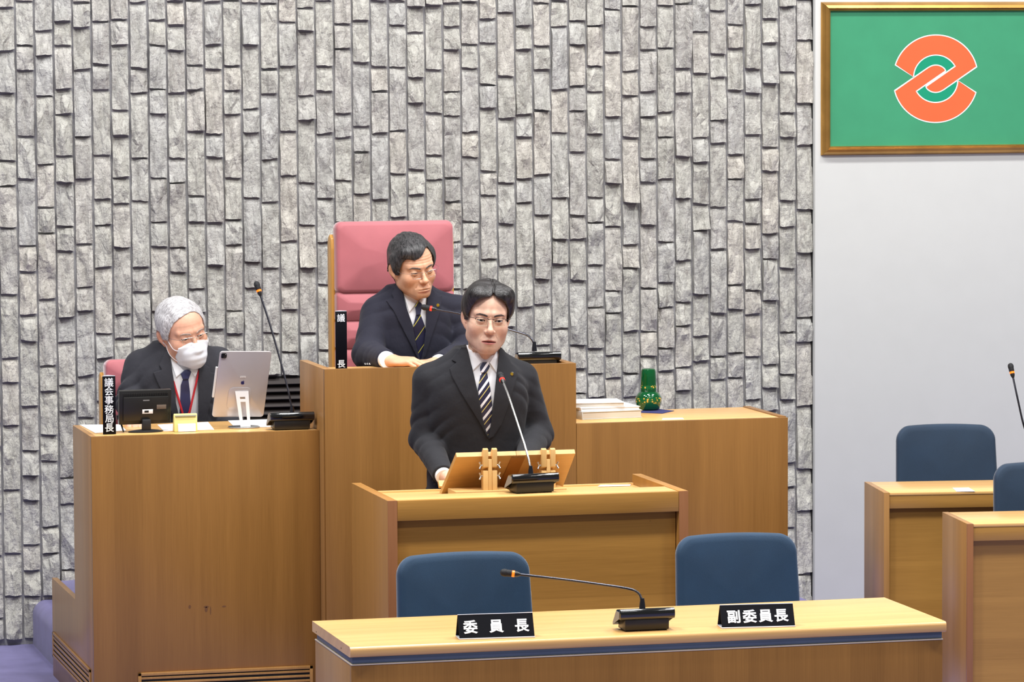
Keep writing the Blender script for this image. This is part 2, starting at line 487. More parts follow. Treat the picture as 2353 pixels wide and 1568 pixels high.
COL_X0, COL_P = -1.27155, .078007
def stone_mesh(xc, z0, z1, rng, bm=None):
    """one split-face block: chiselled front, rough bottom lip leaning out over the joint"""
    own = bm is None
    if own: bm = bmesh.new()
    w = .0688 + rng.uniform(-.0015, .0015)
    nx, nz = 4, max(4, int(round((z1 - z0) / .026)))
    planes = []
    for _ in range(5):
        planes.append((rng.uniform(.016, .030), rng.uniform(-.62, .62), rng.uniform(-.36, .36), rng.uniform(-.03, .03), rng.uniform(z0, z1)))
    lean = rng.uniform(.005, .014)
    sl = rng.uniform(-.003, .003)
    grid = []
    for j in range(nz + 1):
        t = j / nz; row = []
        for i in range(nx + 1):
            s = i / nx - .5
            x = xc + s * w + (rng.uniform(-.0012, .0012) if i in (0, nx) else rng.uniform(-.005, .005))
            z = z0 + (z1 - z0) * t
            if 0 < j < nz: z += rng.uniform(-.005, .005)
            elif j == 0: z += sl * s * 2 + rng.uniform(-.0022, .0022)
            else: z += rng.uniform(-.0007, .0007)
            h = min(a + bx * s * w + cz * (z - pz) for a, bx, cz, _, pz in planes)
            h = max(.008, h) + lean * (1 - t) + rng.uniform(-.0010, .0010)
            if j == nz: h -= .005
            if i in (0, nx): h -= .0020
            row.append(bm.verts.new((x, YW - h, z)))
        grid.append(row)
    back = []
    loop = grid[0][:] + [r[-1] for r in grid[1:-1]] + grid[-1][::-1] + [r[0] for r in grid[-2:0:-1]]
    for v in loop:
        back.append(bm.verts.new((xc + (v.co.x - xc) * .97, YW + .01, v.co.z)))
    for j in range(nz):
        for i in range(nx):
            a, b2, c, d = grid[j][i], grid[j][i + 1], grid[j + 1][i + 1], grid[j + 1][i]
            if rng.random() < .5:
                bm.faces.new((a, b2, c)); bm.faces.new((a, c, d))
            else:
                bm.faces.new((a, b2, d)); bm.faces.new((b2, c, d))
    n = len(loop)
    for k in range(n):
        bm.faces.new((loop[k], back[k], back[(k + 1) % n], loop[(k + 1) % n]))
    if own:
        me = bpy.data.meshes.new('stone'); bm.to_mesh(me); bm.free(); return me

def hidden(x, z):
    """behind the desks and seats as seen from the public gallery"""
    if x < -1.03 and z < .95: return x > -1.16
    return (-1.09 < x < -.02 and z < 1.07) or (-.10 < x < .55 and z < 1.30) or (.55 <= x < 1.90 and z < 1.06) or (x > 2.17)

rng = random.Random(11)
stones = []
for k in range(-11, 45):
    xc = COL_X0 + (k - .5) * COL_P
    js = JOINTS.get(k)
    if k < -1 or not js:
        zs = [3.3]
    else:
        zs = [z / 1000 for z in js]
    up = [zs[0]]
    while up[0] < 3.3: up.insert(0, up[0] + rng.choice((.100, .175, .275)))
    dn = [zs[-1]]
    while dn[-1] > .25: dn.append(dn[-1] - rng.choice((.100, .175, .275)))
    seq = up[:-1] + zs + dn[1:]
    seq = [z for z in seq if z > .03] + [.022]
    for a, b2 in zip(seq, seq[1:]):
        if a - b2 < .03: continue
        zc = (a + b2) / 2
        # the louvre opening under the stone between the two desks
        if -.75 < xc < .2 and b2 < 1.085:
            if a < 1.10: continue
            b2 = 1.085
        vis = -1.42 < xc < 2.17 and zc < 2.60 and not hidden(xc, zc)
        stones.append((xc, b2, a, vis))
order = sorted([s for s in stones if s[3]], key=lambda s: -(s[2] - s[1]))
single = set(map(id, order[:300]))
rest = bmesh.new()
for s in stones:
    g = .0046 + rng.random() * .0036
    if id(s) in single:
        link('stone', stone_mesh(s[0], s[1] + g, s[2] - g * .6, rng), M_stone, wall_back)
    else:
        stone_mesh(s[0], s[1] + g, s[2] - g * .6, rng, rest)
me = bpy.data.meshes.new('stone_facing'); rest.to_mesh(me); rest.free()
tag(link('stone_facing', me, M_stone, wall_back), kind='stuff')

# louvre grille let into the stone wall
box('vent_recess', (-.76, YW - .004, .30), (.21, YW + .001, 1.085), M_dark, wall_back, bevel=0)
for i in range(24):
    z = .33 + i * .0315
    MB().prism([(YW - .030, z), (YW - .024, z - .004), (YW - .003, z + .016), (YW - .006, z + .022)], 'x', -.74, .19).build('louvre_slat', M_vent, wall_back)

# carpeted steps up to the platform, seen at the left end
def step(name, x0, y0, y1, z):
    m = MB(); r = .055; pts = [(x0 + 2.9, .0), (x0 + 2.9, z)]
    for i in range(7):
        a = PI / 2 * i / 6
        pts.append((x0 + r - r * math.sin(a), z - r + r * math.cos(a)))
    pts.append((x0, 0))
    m.prism(pts, 'y', y0, y1)
    return tag(m.build(name, M_carpet), kind='structure')
step('floor_platform_step', -1.232, 2.09, YW, .183)
tag(box('floor_platform', (-1.12, 1.99, .10), (1.66, YW, .262), M_carpet, bevel=.01), kind='structure')
tag(box('floor_chair_platform', (-.40, 2.02, .2), (.53, 3.2, .50), M_carpet, bevel=.01), kind='structure')

# ---------------------------------------------------------------- the three joined desks on the platform
# left desk of the secretariat
d = thing('bench_desk', 'wooden bench desk holding monitor and tablet, left of the tall desk', 'desk', (-.84, 1.84, 0))
X0, X1, Y0, Y1, Z = -1.2642, -.4165, 1.6014, 2.0698, 1.044
G = .0012
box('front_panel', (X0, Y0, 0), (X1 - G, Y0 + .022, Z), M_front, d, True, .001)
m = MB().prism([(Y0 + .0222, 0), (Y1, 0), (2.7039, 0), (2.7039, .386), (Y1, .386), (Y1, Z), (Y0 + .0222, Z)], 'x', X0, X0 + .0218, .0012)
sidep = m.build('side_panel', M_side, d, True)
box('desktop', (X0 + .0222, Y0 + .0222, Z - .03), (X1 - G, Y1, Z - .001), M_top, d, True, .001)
for x in (X1 - .025,):
    box('inner_panel', (x, Y0 + .03, .27), (x + .02, Y1 - .02, Z - .032), M_side, d, True, .001)
box('wood_filler', (X1 - .012, Y0 + .0225, 0), (X1 - G, Y1 - .2, Z - .033), M_side, d, True, .001)
# grilles: one on the side, one on the front
def grille_front(x0, x1, z0, z1, y):
    g = MB()
    g.box((x0, y - .007, z1 - .012), (x1, y, z1), .001); g.box((x0, y - .007, z0), (x1, y, z0 + .012), .001)
    g.box((x0, y - .007, z0), (x0 + .012, y, z1), .001); g.box((x1 - .012, y - .007, z0), (x1, y, z1), .001)
    f = g.build('front_grille', M_side, d, True)
    box('grille_back', (x0 + .012, y - .0015, z0 + .012), (x1 - .012, y - .0005, z1 - .012), M_dark, f, True, 0)
    n = 4
    for i in range(n):
        z = z0 + .012 + (z1 - z0 - .024) * (i + .5) / n
        box('slat', (x0 + .012, y - .005, z - .0045), (x1 - .012, y - .001, z + .0045), M_side, f, True, .001)
grille_front(-1.1026, -.05 - .40, .076, .170, Y0)
g = MB(); y0, y1, z0, z1, x = 1.6755, 2.668, .078, .178, X0
g.box((x - .007, y0, z1 - .011), (x, y1, z1), .001); g.box((x - .007, y0, z0), (x, y1, z0 + .011), .001)
g.box((x - .007, y0, z0), (x, y0 + .014, z1), .001); g.box((x - .007, y1 - .014, z0), (x, y1, z1), .001)
f = g.build('side_grille', M_side, d, True)
box('grille_back', (x - .0015, y0 + .014, z0 + .011), (x - .0005, y1 - .014, z1 - .011), M_dark, f, True, 0)
for i in range(4):
    z = z0 + .011 + (z1 - z0 - .022) * (i + .5) / 4
    box('slat', (x - .006, y0 + .014, z - .0055), (x - .001, y1 - .014, z + .0055), M_side, f, True, .0015)

M_scuff = simple('scuffed wood', rgb(104, 66, 34), .6)
for px, py, w_, h_ in ((436, 1395, .005, .007), (474, 1395, .010, .004), (474, 1401, .006, .010), (515, 1394, .008, .003), (484, 1404, .002, .016)):
    q = at(px, py, Y0 - .0004)
    MB().prism([(q.x + w_ * a, q.z + h_ * b) for a, b in ((-1, -.3), (-.4, -1), (.5, -.8), (1, .2), (.3, 1), (-.6, .8))], 'y', Y0 - .0005, Y0 - .0001).build('scuff_mark', M_scuff, d, True, None)
# tall centre desk of the chair
d = thing('chair_desk', 'tallest wooden bench desk, in the middle behind the lectern, with raised rim', 'desk', (.06, 1.73, 0))
X0, X1, Y0, Y1, Z = -.4165, .5386, 1.5014, 1.9622, 1.277
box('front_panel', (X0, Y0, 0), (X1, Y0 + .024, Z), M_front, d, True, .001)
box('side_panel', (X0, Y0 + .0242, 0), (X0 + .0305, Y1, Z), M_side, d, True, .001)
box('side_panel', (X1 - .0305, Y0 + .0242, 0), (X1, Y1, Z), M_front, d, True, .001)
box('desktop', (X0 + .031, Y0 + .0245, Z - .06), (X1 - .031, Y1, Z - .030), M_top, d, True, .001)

# right desk of the bench
d = thing('bench_desk', 'wooden bench desk right of the tall desk, carrying books and green carafe', 'desk', (.95, 1.73, 0))
X0, X1, Y0, Y1, Z = .5398, 1.3679, 1.5014, 1.973, 1.0505
box('front_panel', (X0, Y0, 0), (X1, Y0 + .022, Z), M_front, d, True, .001)
box('side_panel', (X1 - .027, Y0 + .0222, 0), (X1, Y1, Z + .0035), M_front, d, True, .001)
box('desktop', (X0, Y0 + .0222, Z - .03), (X1 - .0275, Y1, Z - .0005), M_top, d, True, .001)
box('inner_panel', (X0 + .002, Y0 + .03, .27), (X0 + .02, Y1 - .02, Z - .032), M_side, d, True, .001)

# ---------------------------------------------------------------- lectern
d = thing('lectern', 'broad wooden lectern in front of the standing speaker, side cheeks and recessed front', 'lectern', (0, .28, 0))
X0, X1, Y1, Z, T = -.5188, .5161, .5661, .9604, .0324
for x0, x1 in ((X0, X0 + T), (X1 - T, X1)):
    o = box('side_cheek', (x0, .0045, 0), (x1, Y1, Z), M_lside, d, True, .0012)
    box('edge_strip', (x0, .0, 0), (x1, .0043, Z), M_edge, o, True, .0008)
xa, xb = X0 + T + .0006, X1 - T - .0006
box('top_ledge', (xa, .0225, Z - .026), (xb, .165, Z - .0015), M_pinex, d, True, .001)
box('apron', (xa, .0015, Z - .0685), (xb, .0222, Z - .0015), M_lect, d, True, .0008)
box('front_panel', (xa + .003, .032, .0), (xb - .003, .050, Z - .060), M_lect, d, True, 0)
box('worktop', (xa, .1655, Z - .060), (xb, Y1 - .022, Z - .036), M_pinex, d, True, .001)
box('back_lip', (xa, Y1 - .0215, Z - .062), (xb, Y1 - .001, Z - .030), M_pinex, d, True, .001)
box('shelf', (xa, .056, .45), (xb, Y1 - .03, .47), M_lside, d, True, .001)

# ---------------------------------------------------------------- front desk for chair and vice-chair
d = thing('committee_desk', 'long low wooden desk in the foreground with two black name plates', 'desk', (-.12, -1.48, 0))
X0, X1, Y0, Y1, Z = -1.0216, .7784, -1.7495, -1.2095, .7507
pr_ = [(Y1, Z - .031), (Y1, Z)] + [(Y0 + .012 - .012 * math.sin(a), Z - .012 + .012 * math.cos(a)) for a in [PI / 2 * i / 5 for i in range(6)]] + \
      [(Y0 + .008 - .008 * math.cos(a), Z - .023 - .008 * math.sin(a)) for a in [PI / 2 * i / 4 for i in range(5)]]
top = MB().prism(pr_, 'x', X0, X1).build('desktop', M_top, d, True)
for yy, zz in ((Y0 + .125, Z - .021), (Y1 - .06, Z - .024)):
    MB().tube([(X0 - .0006, yy, zz), (X0 + .004, yy, zz)], .0022, 8).build('screw', M_dark, top, True)
box('reveal_strip', (X0 + .008, Y0 + .012, Z - .0505), (X1 - .010, Y1 - .03, Z - .0312), M_reveal, d, True, .001)
m = MB(); m.box((X0 + .0035, Y0 + .006, Z - .0545), (X1 - .0085, Y1 - .02, Z - .0508), .0006)
m.build('trim_line', M_trimlite, d, True)
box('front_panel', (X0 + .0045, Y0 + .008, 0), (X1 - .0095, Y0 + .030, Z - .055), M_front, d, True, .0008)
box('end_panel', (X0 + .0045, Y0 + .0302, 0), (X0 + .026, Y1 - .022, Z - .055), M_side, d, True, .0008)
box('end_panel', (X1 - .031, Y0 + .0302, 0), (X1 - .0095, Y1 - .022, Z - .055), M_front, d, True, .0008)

# ---------------------------------------------------------------- members' desks on the right
def member_desk(x, y, rz, width, depth, label, shade):
    d = thing('member_desk', label, 'desk', (x, y, 0), rz, "members' desks on the right")
    Z = .762; T = .022
    o = box('side_panel', (0, .0125, 0), (T, depth, Z), M_side, d, bevel=.001)
    box('edge_strip', (0, 0, 0), (T, .0123, Z), shade, o, bevel=.001)
    o = box('side_panel', (width - T, .0125, 0), (width, depth, Z), M_side, d, bevel=.001)
    box('edge_strip', (width - T, 0, 0), (width, .0123, Z), shade, o, bevel=.001)
    box('desktop', (T + .0005, .003, Z - .012), (width - T - .0005, depth, Z - .0015), M_top, d, bevel=.0012)
    box('apron', (T + .0005, .0055, Z - .062), (width - T - .0005, .024, Z - .0125), M_seat_f, d, bevel=.0006)
    box('front_panel', (T + .003, .030, .02), (width - T - .003, .046, Z - .055), M_seat_f, d, bevel=0)
    box('bottom_rail', (T + .0005, .018, .035), (width - T - .0005, .0295, .075), M_seat_f, d, bevel=.0005)
    box('desk_shelf', (T + .0005, .05, .58), (width - T - .0005, depth - .05, .592), M_side, d, bevel=0)
    return d
member_desk(1.7225, 1.420, -math.radians(8.5), 1.5, .385, 'rear wooden member desk against the white wall, paper on top', M_side)
member_desk(1.6686, .4010, -math.radians(6.8), 1.5, .370, 'nearer wooden member desk cut by the picture edge, in front of the rear one', M_edge)

# ---------------------------------------------------------------- framed flag
y = YW - .038
fp = [at(1886.5, 4.8, y - .003), at(1888, 357.5, y - .003)]
FX0, FZ1, FZ0 = fp[0].x, fp[0].z, fp[1].z
ec = at(2150.5, 181, y - .01)
FX1 = ec.x * 2 - FX0
d = thing('picture_frame', 'gilt frame holding green flag with orange and white emblem on white wall', 'picture', (ec.x, y - .001, FZ0))
W1 = .0395
prof = [(0, 0), (.006, .016), (.014, .026), (.026, .030), (.0275, .024), (.031, .024), (.0325, .020), (.036, .020), (W1, .012), (W1, 0)]
def frame_bar(a, b, inx, inz):
    """mitred moulding from corner a to corner b, widening inwards along (inx, inz)"""
    m = MB(); bm = m.bm; rows = []
    ax, az = a; bx, bz = b
    tx, tz = bx - ax, bz - az; ln = math.hypot(tx, tz); tx /= ln; tz /= ln
    for (w, h) in prof:
        rows.append((bm.verts.new((ax + inx * w + tx * w, y - .001 - h, az + inz * w + tz * w)),
                     bm.verts.new((bx + inx * w - tx * w, y - .001 - h, bz + inz * w - tz * w))))
    for p, q in zip(rows, rows[1:] + rows[:1]):
        bm.faces.new((p[0], p[1], q[1], q[0]))
    bm.faces.new([r[0] for r in rows]); bm.faces.new([r[1] for r in rows][::-1])
    return m.build('frame_bar', M_gold, d, True, smooth=.35)
frame_bar((FX0, FZ1), (FX1, FZ1), 0, -1); frame_bar((FX0, FZ0), (FX1, FZ0), 0, 1)
frame_bar((FX0, FZ0), (FX0, FZ1), 1, 0); frame_bar((FX1, FZ0), (FX1, FZ1), -1, 0)
flag = box('flag', (FX0 + .02, y - .008, FZ0 + .02), (FX1 - .02, y - .0015, FZ1 - .02), M_green, d, True, 0)
# emblem, drawn about its centre in units of the outer radius of the coloured shape
E_S = (at(2244.5, 152, y - .01).x - ec.x) / 357.0
E_Z = (at(2150, 79.5, y - .01).z - at(2150, 283, y - .01).z) / 2 / 387.0
def circ(cx, cy, r, a0, a1, n=40):
    return [(cx + r * math.cos(math.radians(a0 + (a1 - a0) * i / n)), cy + r * math.sin(math.radians(a0 + (a1 - a0) * i / n))) for i in range(n + 1)]
def ang(p, c): return math.degrees(math.atan2(p[1] - c[1], p[0] - c[0]))
cU = (0, 15)        # y up, units of crop pixels about (1497,675)
pA, pB, pC, pD = (-347, 125), (348, 103), (63, -95), (-79, -70)
pE, pF = (173, 105), (-197, 20)
def upper(off):
    """upper half of the mark as two faces, optionally grown by off for its white outline"""
    R1, R2 = 363 + off, 197 - off
    a0, a1 = ang(pB, cU) - off * .10, ang(pA, cU) + off * .12
    b0, b1 = ang(pF, cU) + off * .28, ang(pE, cU)
    nx, ny = .571, -.821         # across the slanting band
    outer = circ(*cU, R1, a0, a1); innr = circ(*cU, R2, b0, b1)
    B2 = (pB[0] + nx * off + off * .5, pB[1] + ny * off)
    E2 = (pE[0] - nx * off - off * .3, pE[1] - ny * off)
    D2 = (pD[0] - nx * off - off * .8, pD[1] - ny * off - off * .5)
    c2 = (0, -15); C2 = (pC[0] + nx * off, pC[1] + ny * off)
    end = circ(*c2, 100 + off, 215 + off * .0, 308, 14)
    return [outer + innr + [E2, B2], [B2, E2, D2] + end[1:-1] + [C2]]
def plate(name, polys_, mat, yy, flip=False, parent=flag):
    m = MB(); bm = m.bm; s = -1 if flip else 1
    for poly in polys_:
        f = bm.faces.new([bm.verts.new((ec.x + s * px * E_S, yy, ec.z + s * py * E_Z)) for px, py in poly])
        f.normal_update()
        if f.normal.y > 0: f.normal_flip()
        bmesh.ops.triangulate(bm, faces=[f])
    me = bpy.data.meshes.new(name); bm.to_mesh(me); bm.free()
    return link(name, me, mat, parent, True)
ring = circ(0, 0, 182, 0, 358, 60)
inn = [(p[0], p[1]) for p in circ(0, 0, 186, 0, 352, 44)]
for dy_, yy_ in ((15, y - .0083), (-15, y - .00835)):
    plate('emblem_field', [[(px, py + dy_) for px, py in circ(0, 0, 198, 0, 354, 60)]], M_emerald, yy_)
plate('emblem_outline', [[(-79, -70), (92, 49), (79, 70), (-92, -49)]], M_letter, y - .00845)
for fl in (False, True):
    plate('emblem_outline', upper(9.5), M_letter, y - .0086, fl)
    plate('emblem_shape', upper(0), M_orangeprint, y - .0089, fl)
# ---------------------------------------------------------------- seats
def cushion(m, w, h, t, r, curve=0.0, bulge=.35, crown=0.0, n=10, taper=0.0):
    """upholstered panel in the x-z plane, centred on the origin, front at -y"""
    pts = []
    hw, hh = w / 2, h / 2
    for cx, cz, a0 in ((hw - r, hh - r, 0), (-hw + r, hh - r, 90), (-hw + r, -hh + r, 180), (hw - r, -hh + r, 270)):
        for i in range(n + 1):
            a = math.radians(a0 + 90 * i / n)
            pts.append((cx + r * math.cos(a), cz + r * math.sin(a)))
    # extra points on the long edges
    full = []
    for i, p in enumerate(pts):
        q = pts[(i + 1) % len(pts)]
        full.append(p)
        dist = math.hypot(q[0] - p[0], q[1] - p[1]); k = int(dist / .03)
        for j in range(1, k): full.append((p[0] + (q[0] - p[0]) * j / k, p[1] + (q[1] - p[1]) * j / k))
    bm = m.bm
    def put(x, z, y):
        zz = z + crown * (1 - (x / hw) ** 2) * (z / hh if z > 0 else 0)
        xx = x * (1 + taper * (-z / hh))
        return bm.verts.new((xx, y + curve * (x / hw) ** 2, zz))
    def side(sg):
        rings = []
        for s, off in ((1.0, 0.0), (.995, .35), (.975, .72), (.94, .92), (.86, 1.0), (.6, 1 + bulge * .5), (.3, 1 + bulge * .9)):
            sx = 1 - (1 - s) * min(hw, hh) / hw; sz = 1 - (1 - s) * min(hw, hh) / hh
            rings.append((sx, sz, off))
        return rings
    edge = [put(x, z, 0) for x, z in full]
    N = len(full)
    for sg in (-1, 1):
        prev = edge
        for sx, sz, off in side(sg)[1:]:
            cur = [put(x * sx, z * sz, sg * t / 2 * off) for x, z in full]
            for k in range(N):
                f = (prev[k], prev[(k + 1) % N], cur[(k + 1) % N], cur[k])
                bm.faces.new(f if sg < 0 else f[::-1])
            prev = cur
        c = put(0, 0, sg * t / 2 * (1 + bulge))
        for k in range(N):
            f = (prev[k], prev[(k + 1) % N], c)
            bm.faces.new(f if sg < 0 else f[::-1])
    return m

def swivel_base(t, r=.27, z=.40):
    MB().tube([(0, 0, .09), (0, 0, z)], .026, 14).build('seat_post', M_black, t)
    for k in range(5):
        a = 2 * PI * k / 5 + .3
        c, s_ = math.cos(a), math.sin(a)
        leg = MB().tube([(0, 0, .095), (c * r * .6, s_ * r * .6, .082), (c * r, s_ * r, .066)], [.024, .02, .016], 8).build('leg', M_black, t)
        MB().tube([(c * r - s_ * .012, s_ * r + c * .012, .028), (c * r + s_ * .012, s_ * r - c * .012, .028)], .028, 14).build('caster', M_black, leg)

def blue_chair(x, y, ztop, rz, w, label, mat, lean=8, hb=.40):
    t = thing('office_chair', label, 'chair', (x, y, 0), rz, 'blue cloth office chairs')
    m = MB(); cushion(m, w, hb, .052, .055, curve=-.030, bulge=.25, crown=.012, taper=.025)
    m.xform(Matrix.Translation((0, 0, ztop - hb / 2 - .004)) @ Matrix.Rotation(math.radians(-lean), 4, 'X'))
    m.build('backrest', mat, t, smooth=3.2)
    m = MB(); cushion(m, w * 1.06, w, .07, .08, bulge=.2)
    m.xform(Matrix.Translation((0, -.24, .445)) @ Matrix.Rotation(math.radians(-90), 4, 'X'))
    m.build('seat', mat, t, smooth=3.2)
    MB().tube(bez([(0, -.12, .405), (0, .03, .42), (0, .075, .50), (0, .055, ztop - .26)], 6), .018, 10).build('back_support', M_black, t)
    swivel_base(t)
    return t
p = at(1062, 1275, -.66); blue_chair(p.x, p.y, p.z, math.radians(2), .440, 'blue cloth chair behind the plate of three characters, low in front of the lectern', M_blue)
p = at(1690, 1231, -.42); blue_chair(p.x, p.y, p.z, math.radians(-3), .414, 'blue cloth chair behind the plate of four characters, beside the lectern corner', M_blue)
p = at(2172, 979, 2.10); blue_chair(p.x, p.y, p.z, math.radians(-9), .408, 'dark blue chair behind the rear member desk, before the white wall', M_blue2)
p = at(2402, 1066, .98); blue_chair(p.x, p.y, p.z, math.radians(-7), .405, 'dark blue chair cut by the picture edge, behind the nearer member desk', M_blue2)

def rose_chair(x, y, ztop, zseat, w, heights, label, rz=0.0, floorz=.262):
    t = thing('high_back_chair', label, 'chair', (x, y, 0), rz, 'rose upholstered bench chairs')
    z = ztop
    for i, h in enumerate(heights):
        m = MB(); cushion(m, w, h + .012, .085, min(.028 if i == 0 else .018, h / 2.2), curve=-.012, bulge=.35)
        m.xform(Matrix.Translation((0, .02 * -math.sin(.1), z - h / 2)) @ Matrix.Rotation(math.radians(-3), 4, 'X'))
        m.build('back_cushion', M_pink, t, smooth=3.2)
        z -= h
    MB().box((-w / 2 + .02, .035, z), (w / 2 - .02, .06, ztop - .02), .01).build('back_shell', M_pink, t)
    for sx in (-1, 1):
        pts = []
        xw = sx * (w / 2 + .004)
        yf_ = -.012 if sx < 0 else .012
        prof2 = [(yf_, zseat - .25), (.060, zseat - .25), (.060, ztop - .08), (.045, ztop - .055), (.02, ztop - .045), (yf_ + .006, ztop - .06), (yf_, ztop - .10)]
        MB().prism(prof2, 'x', xw - .008, xw + .008, .003).build('side_frame', M_goldwood, t)
        MB().box((xw - .028, -.50, zseat + .16), (xw + .028, -.02, zseat + .205), .012).build('armrest', M_goldwood, t)
        MB().box((xw - .014, -.44, zseat - .02), (xw + .014, -.36, zseat + .162), .006).build('arm_post', M_goldwood, t)
    m = MB(); cushion(m, w * .96, .50, .10, .06, bulge=.25)
    m.xform(Matrix.Translation((0, -.27, zseat)) @ Matrix.Rotation(math.radians(-90), 4, 'X'))
    m.build('seat', M_pink, t, smooth=3.2)
    MB().tube([(0, -.25, floorz + .06), (0, -.25, zseat - .04)], .03, 14).build('seat_post', M_black, t)
    for k in range(5):
        a = 2 * PI * k / 5 + .3
        MB().tube([(0, -.25, floorz + .07), (math.cos(a) * .28, -.25 + math.sin(a) * .28, floorz + .024)], [.028, .022], 8).build('leg', M_black, t)
    return t
p0, p1 = at(760, 508, 2.60), at(1043, 508, 2.60)
k = (p1.x - p0.x)
pz = lambda py: at(900, py, 2.60).z
rose_chair((p0.x + p1.x) / 2, 2.60, pz(511), .93, k - .02, [pz(508) - pz(668), pz(668) - pz(731), pz(731) - pz(795), pz(795) - pz(860)],
           'tall rose upholstered chair behind the seated presiding man', floorz=.50)
p0 = at(233, 830, 2.62); w = .47
rose_chair(p0.x + w / 2 + .008, 2.62, p0.z, .72, w, [.13, .11, .11], 'lower rose upholstered chair behind the masked man')

# ---------------------------------------------------------------- microphones
def microphone(base, rz, path, label, ring_mat, neck_mat=None, group='gooseneck desk microphones', rneck=.0038):
    t = thing('desk_microphone', label, 'microphone', base, rz, group)
    Mi = (Matrix.Translation(base) @ Matrix.Rotation(rz, 4, 'Z')).inverted()
    KY = .62
    m = MB(); m.prism([(a * KY, b) for a, b in ((-.050, .003), (-.056, .036), (.02, .036), (.066, .012), (.066, .003))], 'x', -.067, .067, .0025)
    m.build('body', M_black2, t)
    prof = [(-.060, .036), (-.066, .044), (-.0665, .053), (-.063, .061), (-.055, .066), (-.044, .067), (.005, .062), (.072, .022), (.074, .012), (.066, .0125), (.02, .037)]
    prof = [(a * KY, b) for a, b in prof]
    MB().prism(prof, 'x', -.083, .083, .002).build('cover', M_gloss, t)
    for sx in (-1, 1):
        MB().box((sx * .05 - .012, -.025, 0), (sx * .05 + .012, .032, .003), .001).build('foot', M_dark, t)
        MB().prism([(a * KY, b) for a, b in ((-.046, .038), (-.050, .058), (.005, .058), (.062, .02), (.062, .014))], 'x', sx * .0832, sx * .0842).build('end_plate', M_grey, t)
    P = [Mi @ Vector(q) for q in path]
    nb = P[0]
    MB().tube([nb + Vector((0, 0, -.012)), nb + Vector((0, 0, .008)), nb + Vector((0, 0, .024))], [.010, .008, .0055], 14).build('neck_socket', M_neck, t)
    curve = bez(P, 10)
    end = curve[-1]; dr = (P[-1] - P[-2]).normalized()
    MB().tube(curve, rneck, 10).build('gooseneck', neck_mat or M_neck, t)
    MB().tube([end - dr * .006, end, end + dr * .006, end + dr * .012], [rneck, .0065, .0085, .0088], 16).build('collar', M_black2, t)
    MB().tube([end + dr * .012, end + dr * .0125, end + dr * .0195, end + dr * .020], [.0088, .0096, .0096, .0090], 18).build('ring_light', ring_mat, t)
    MB().tube([end + dr * .020, end + dr * .022, end + dr * .036, end + dr * .0365, end + dr * .044, end + dr * .051, end + dr * .0545],
              [.0088, .0102, .0104, .0112, .0114, .0090, .0035], 18).build('capsule', M_foam, t)
    return t
# front desk
b = atz(1487, 1451, .7507); b = Vector((b.x, b.y + .032, .7507))
y = b.y
microphone(b, 0.0, [at(1476, 1394, y - .01), at(1472, 1372, y), at(1463, 1361, y + .01), at(1446, 1354, y + .02), at(1400, 1346.5, y + .035), at(1300, 1333, y + .07), at(1192, 1320.5, y + .11)],
           'desk microphone on the long front desk, neck bent over towards the left chair', M_orange)
# lectern
b = atz(1228, 1134, .959); b = Vector((b.x, b.y + .032, .959))
y = b.y
microphone(b, math.radians(6), [at(1219.5, 1087, y - .01), at(1217, 1066, y), at(1211, 1042, y + .02), at(1203, 1016, y + .05), at(1185, 960, y + .14), at(1168, 909, y + .23), at(1156.5, 880, y + .29)],
           'desk microphone on the lectern ledge, neck rising across the speaker', M_red, M_neck_lite)
# secretariat desk
b = atz(672, 989, 1.0432); b = Vector((b.x, b.y + .034, 1.0432))
y = b.y
microphone(b, 0.0, [at(671, 947, y - .01), at(668, 925, y), at(662, 896, y + .01), at(645, 832, y + .05), at(620, 745, y + .10), at(598, 678, y + .14)],
           'desk microphone right of the tablet with a tall neck against the stone wall', M_orange)
# presiding desk
b = Vector((at(1240, 820, 1.60).x, 1.635, 1.2475))
y = b.y
microphone(b, 0.0, [at(1228, 800, y - .01), at(1226, 788, y), at(1219, 777, y + .01), at(1205, 768, y + .03), at(1165, 756, y + .07), at(1120, 741, y + .11), at(1060, 722, y + .16), at(1000, 711, y + .20)],
           'desk microphone on the tall desk, neck passing behind the speaker to the presiding man', M_red)
# rear member desk, base just outside the picture
b = atz(2386, 1112, .7605); b = Vector((b.x, b.y + .03, .7605))
y = b.y
microphone(b, 0.0, [at(2384, 1070, y - .01), at(2378, 1045, y), at(2369, 1018, y + .01), at(2353, 980, y + .02), at(2338, 915, y + .05), at(2327.5, 866, y + .08)],
           'desk microphone before the white wall at the right picture edge', M_orange)

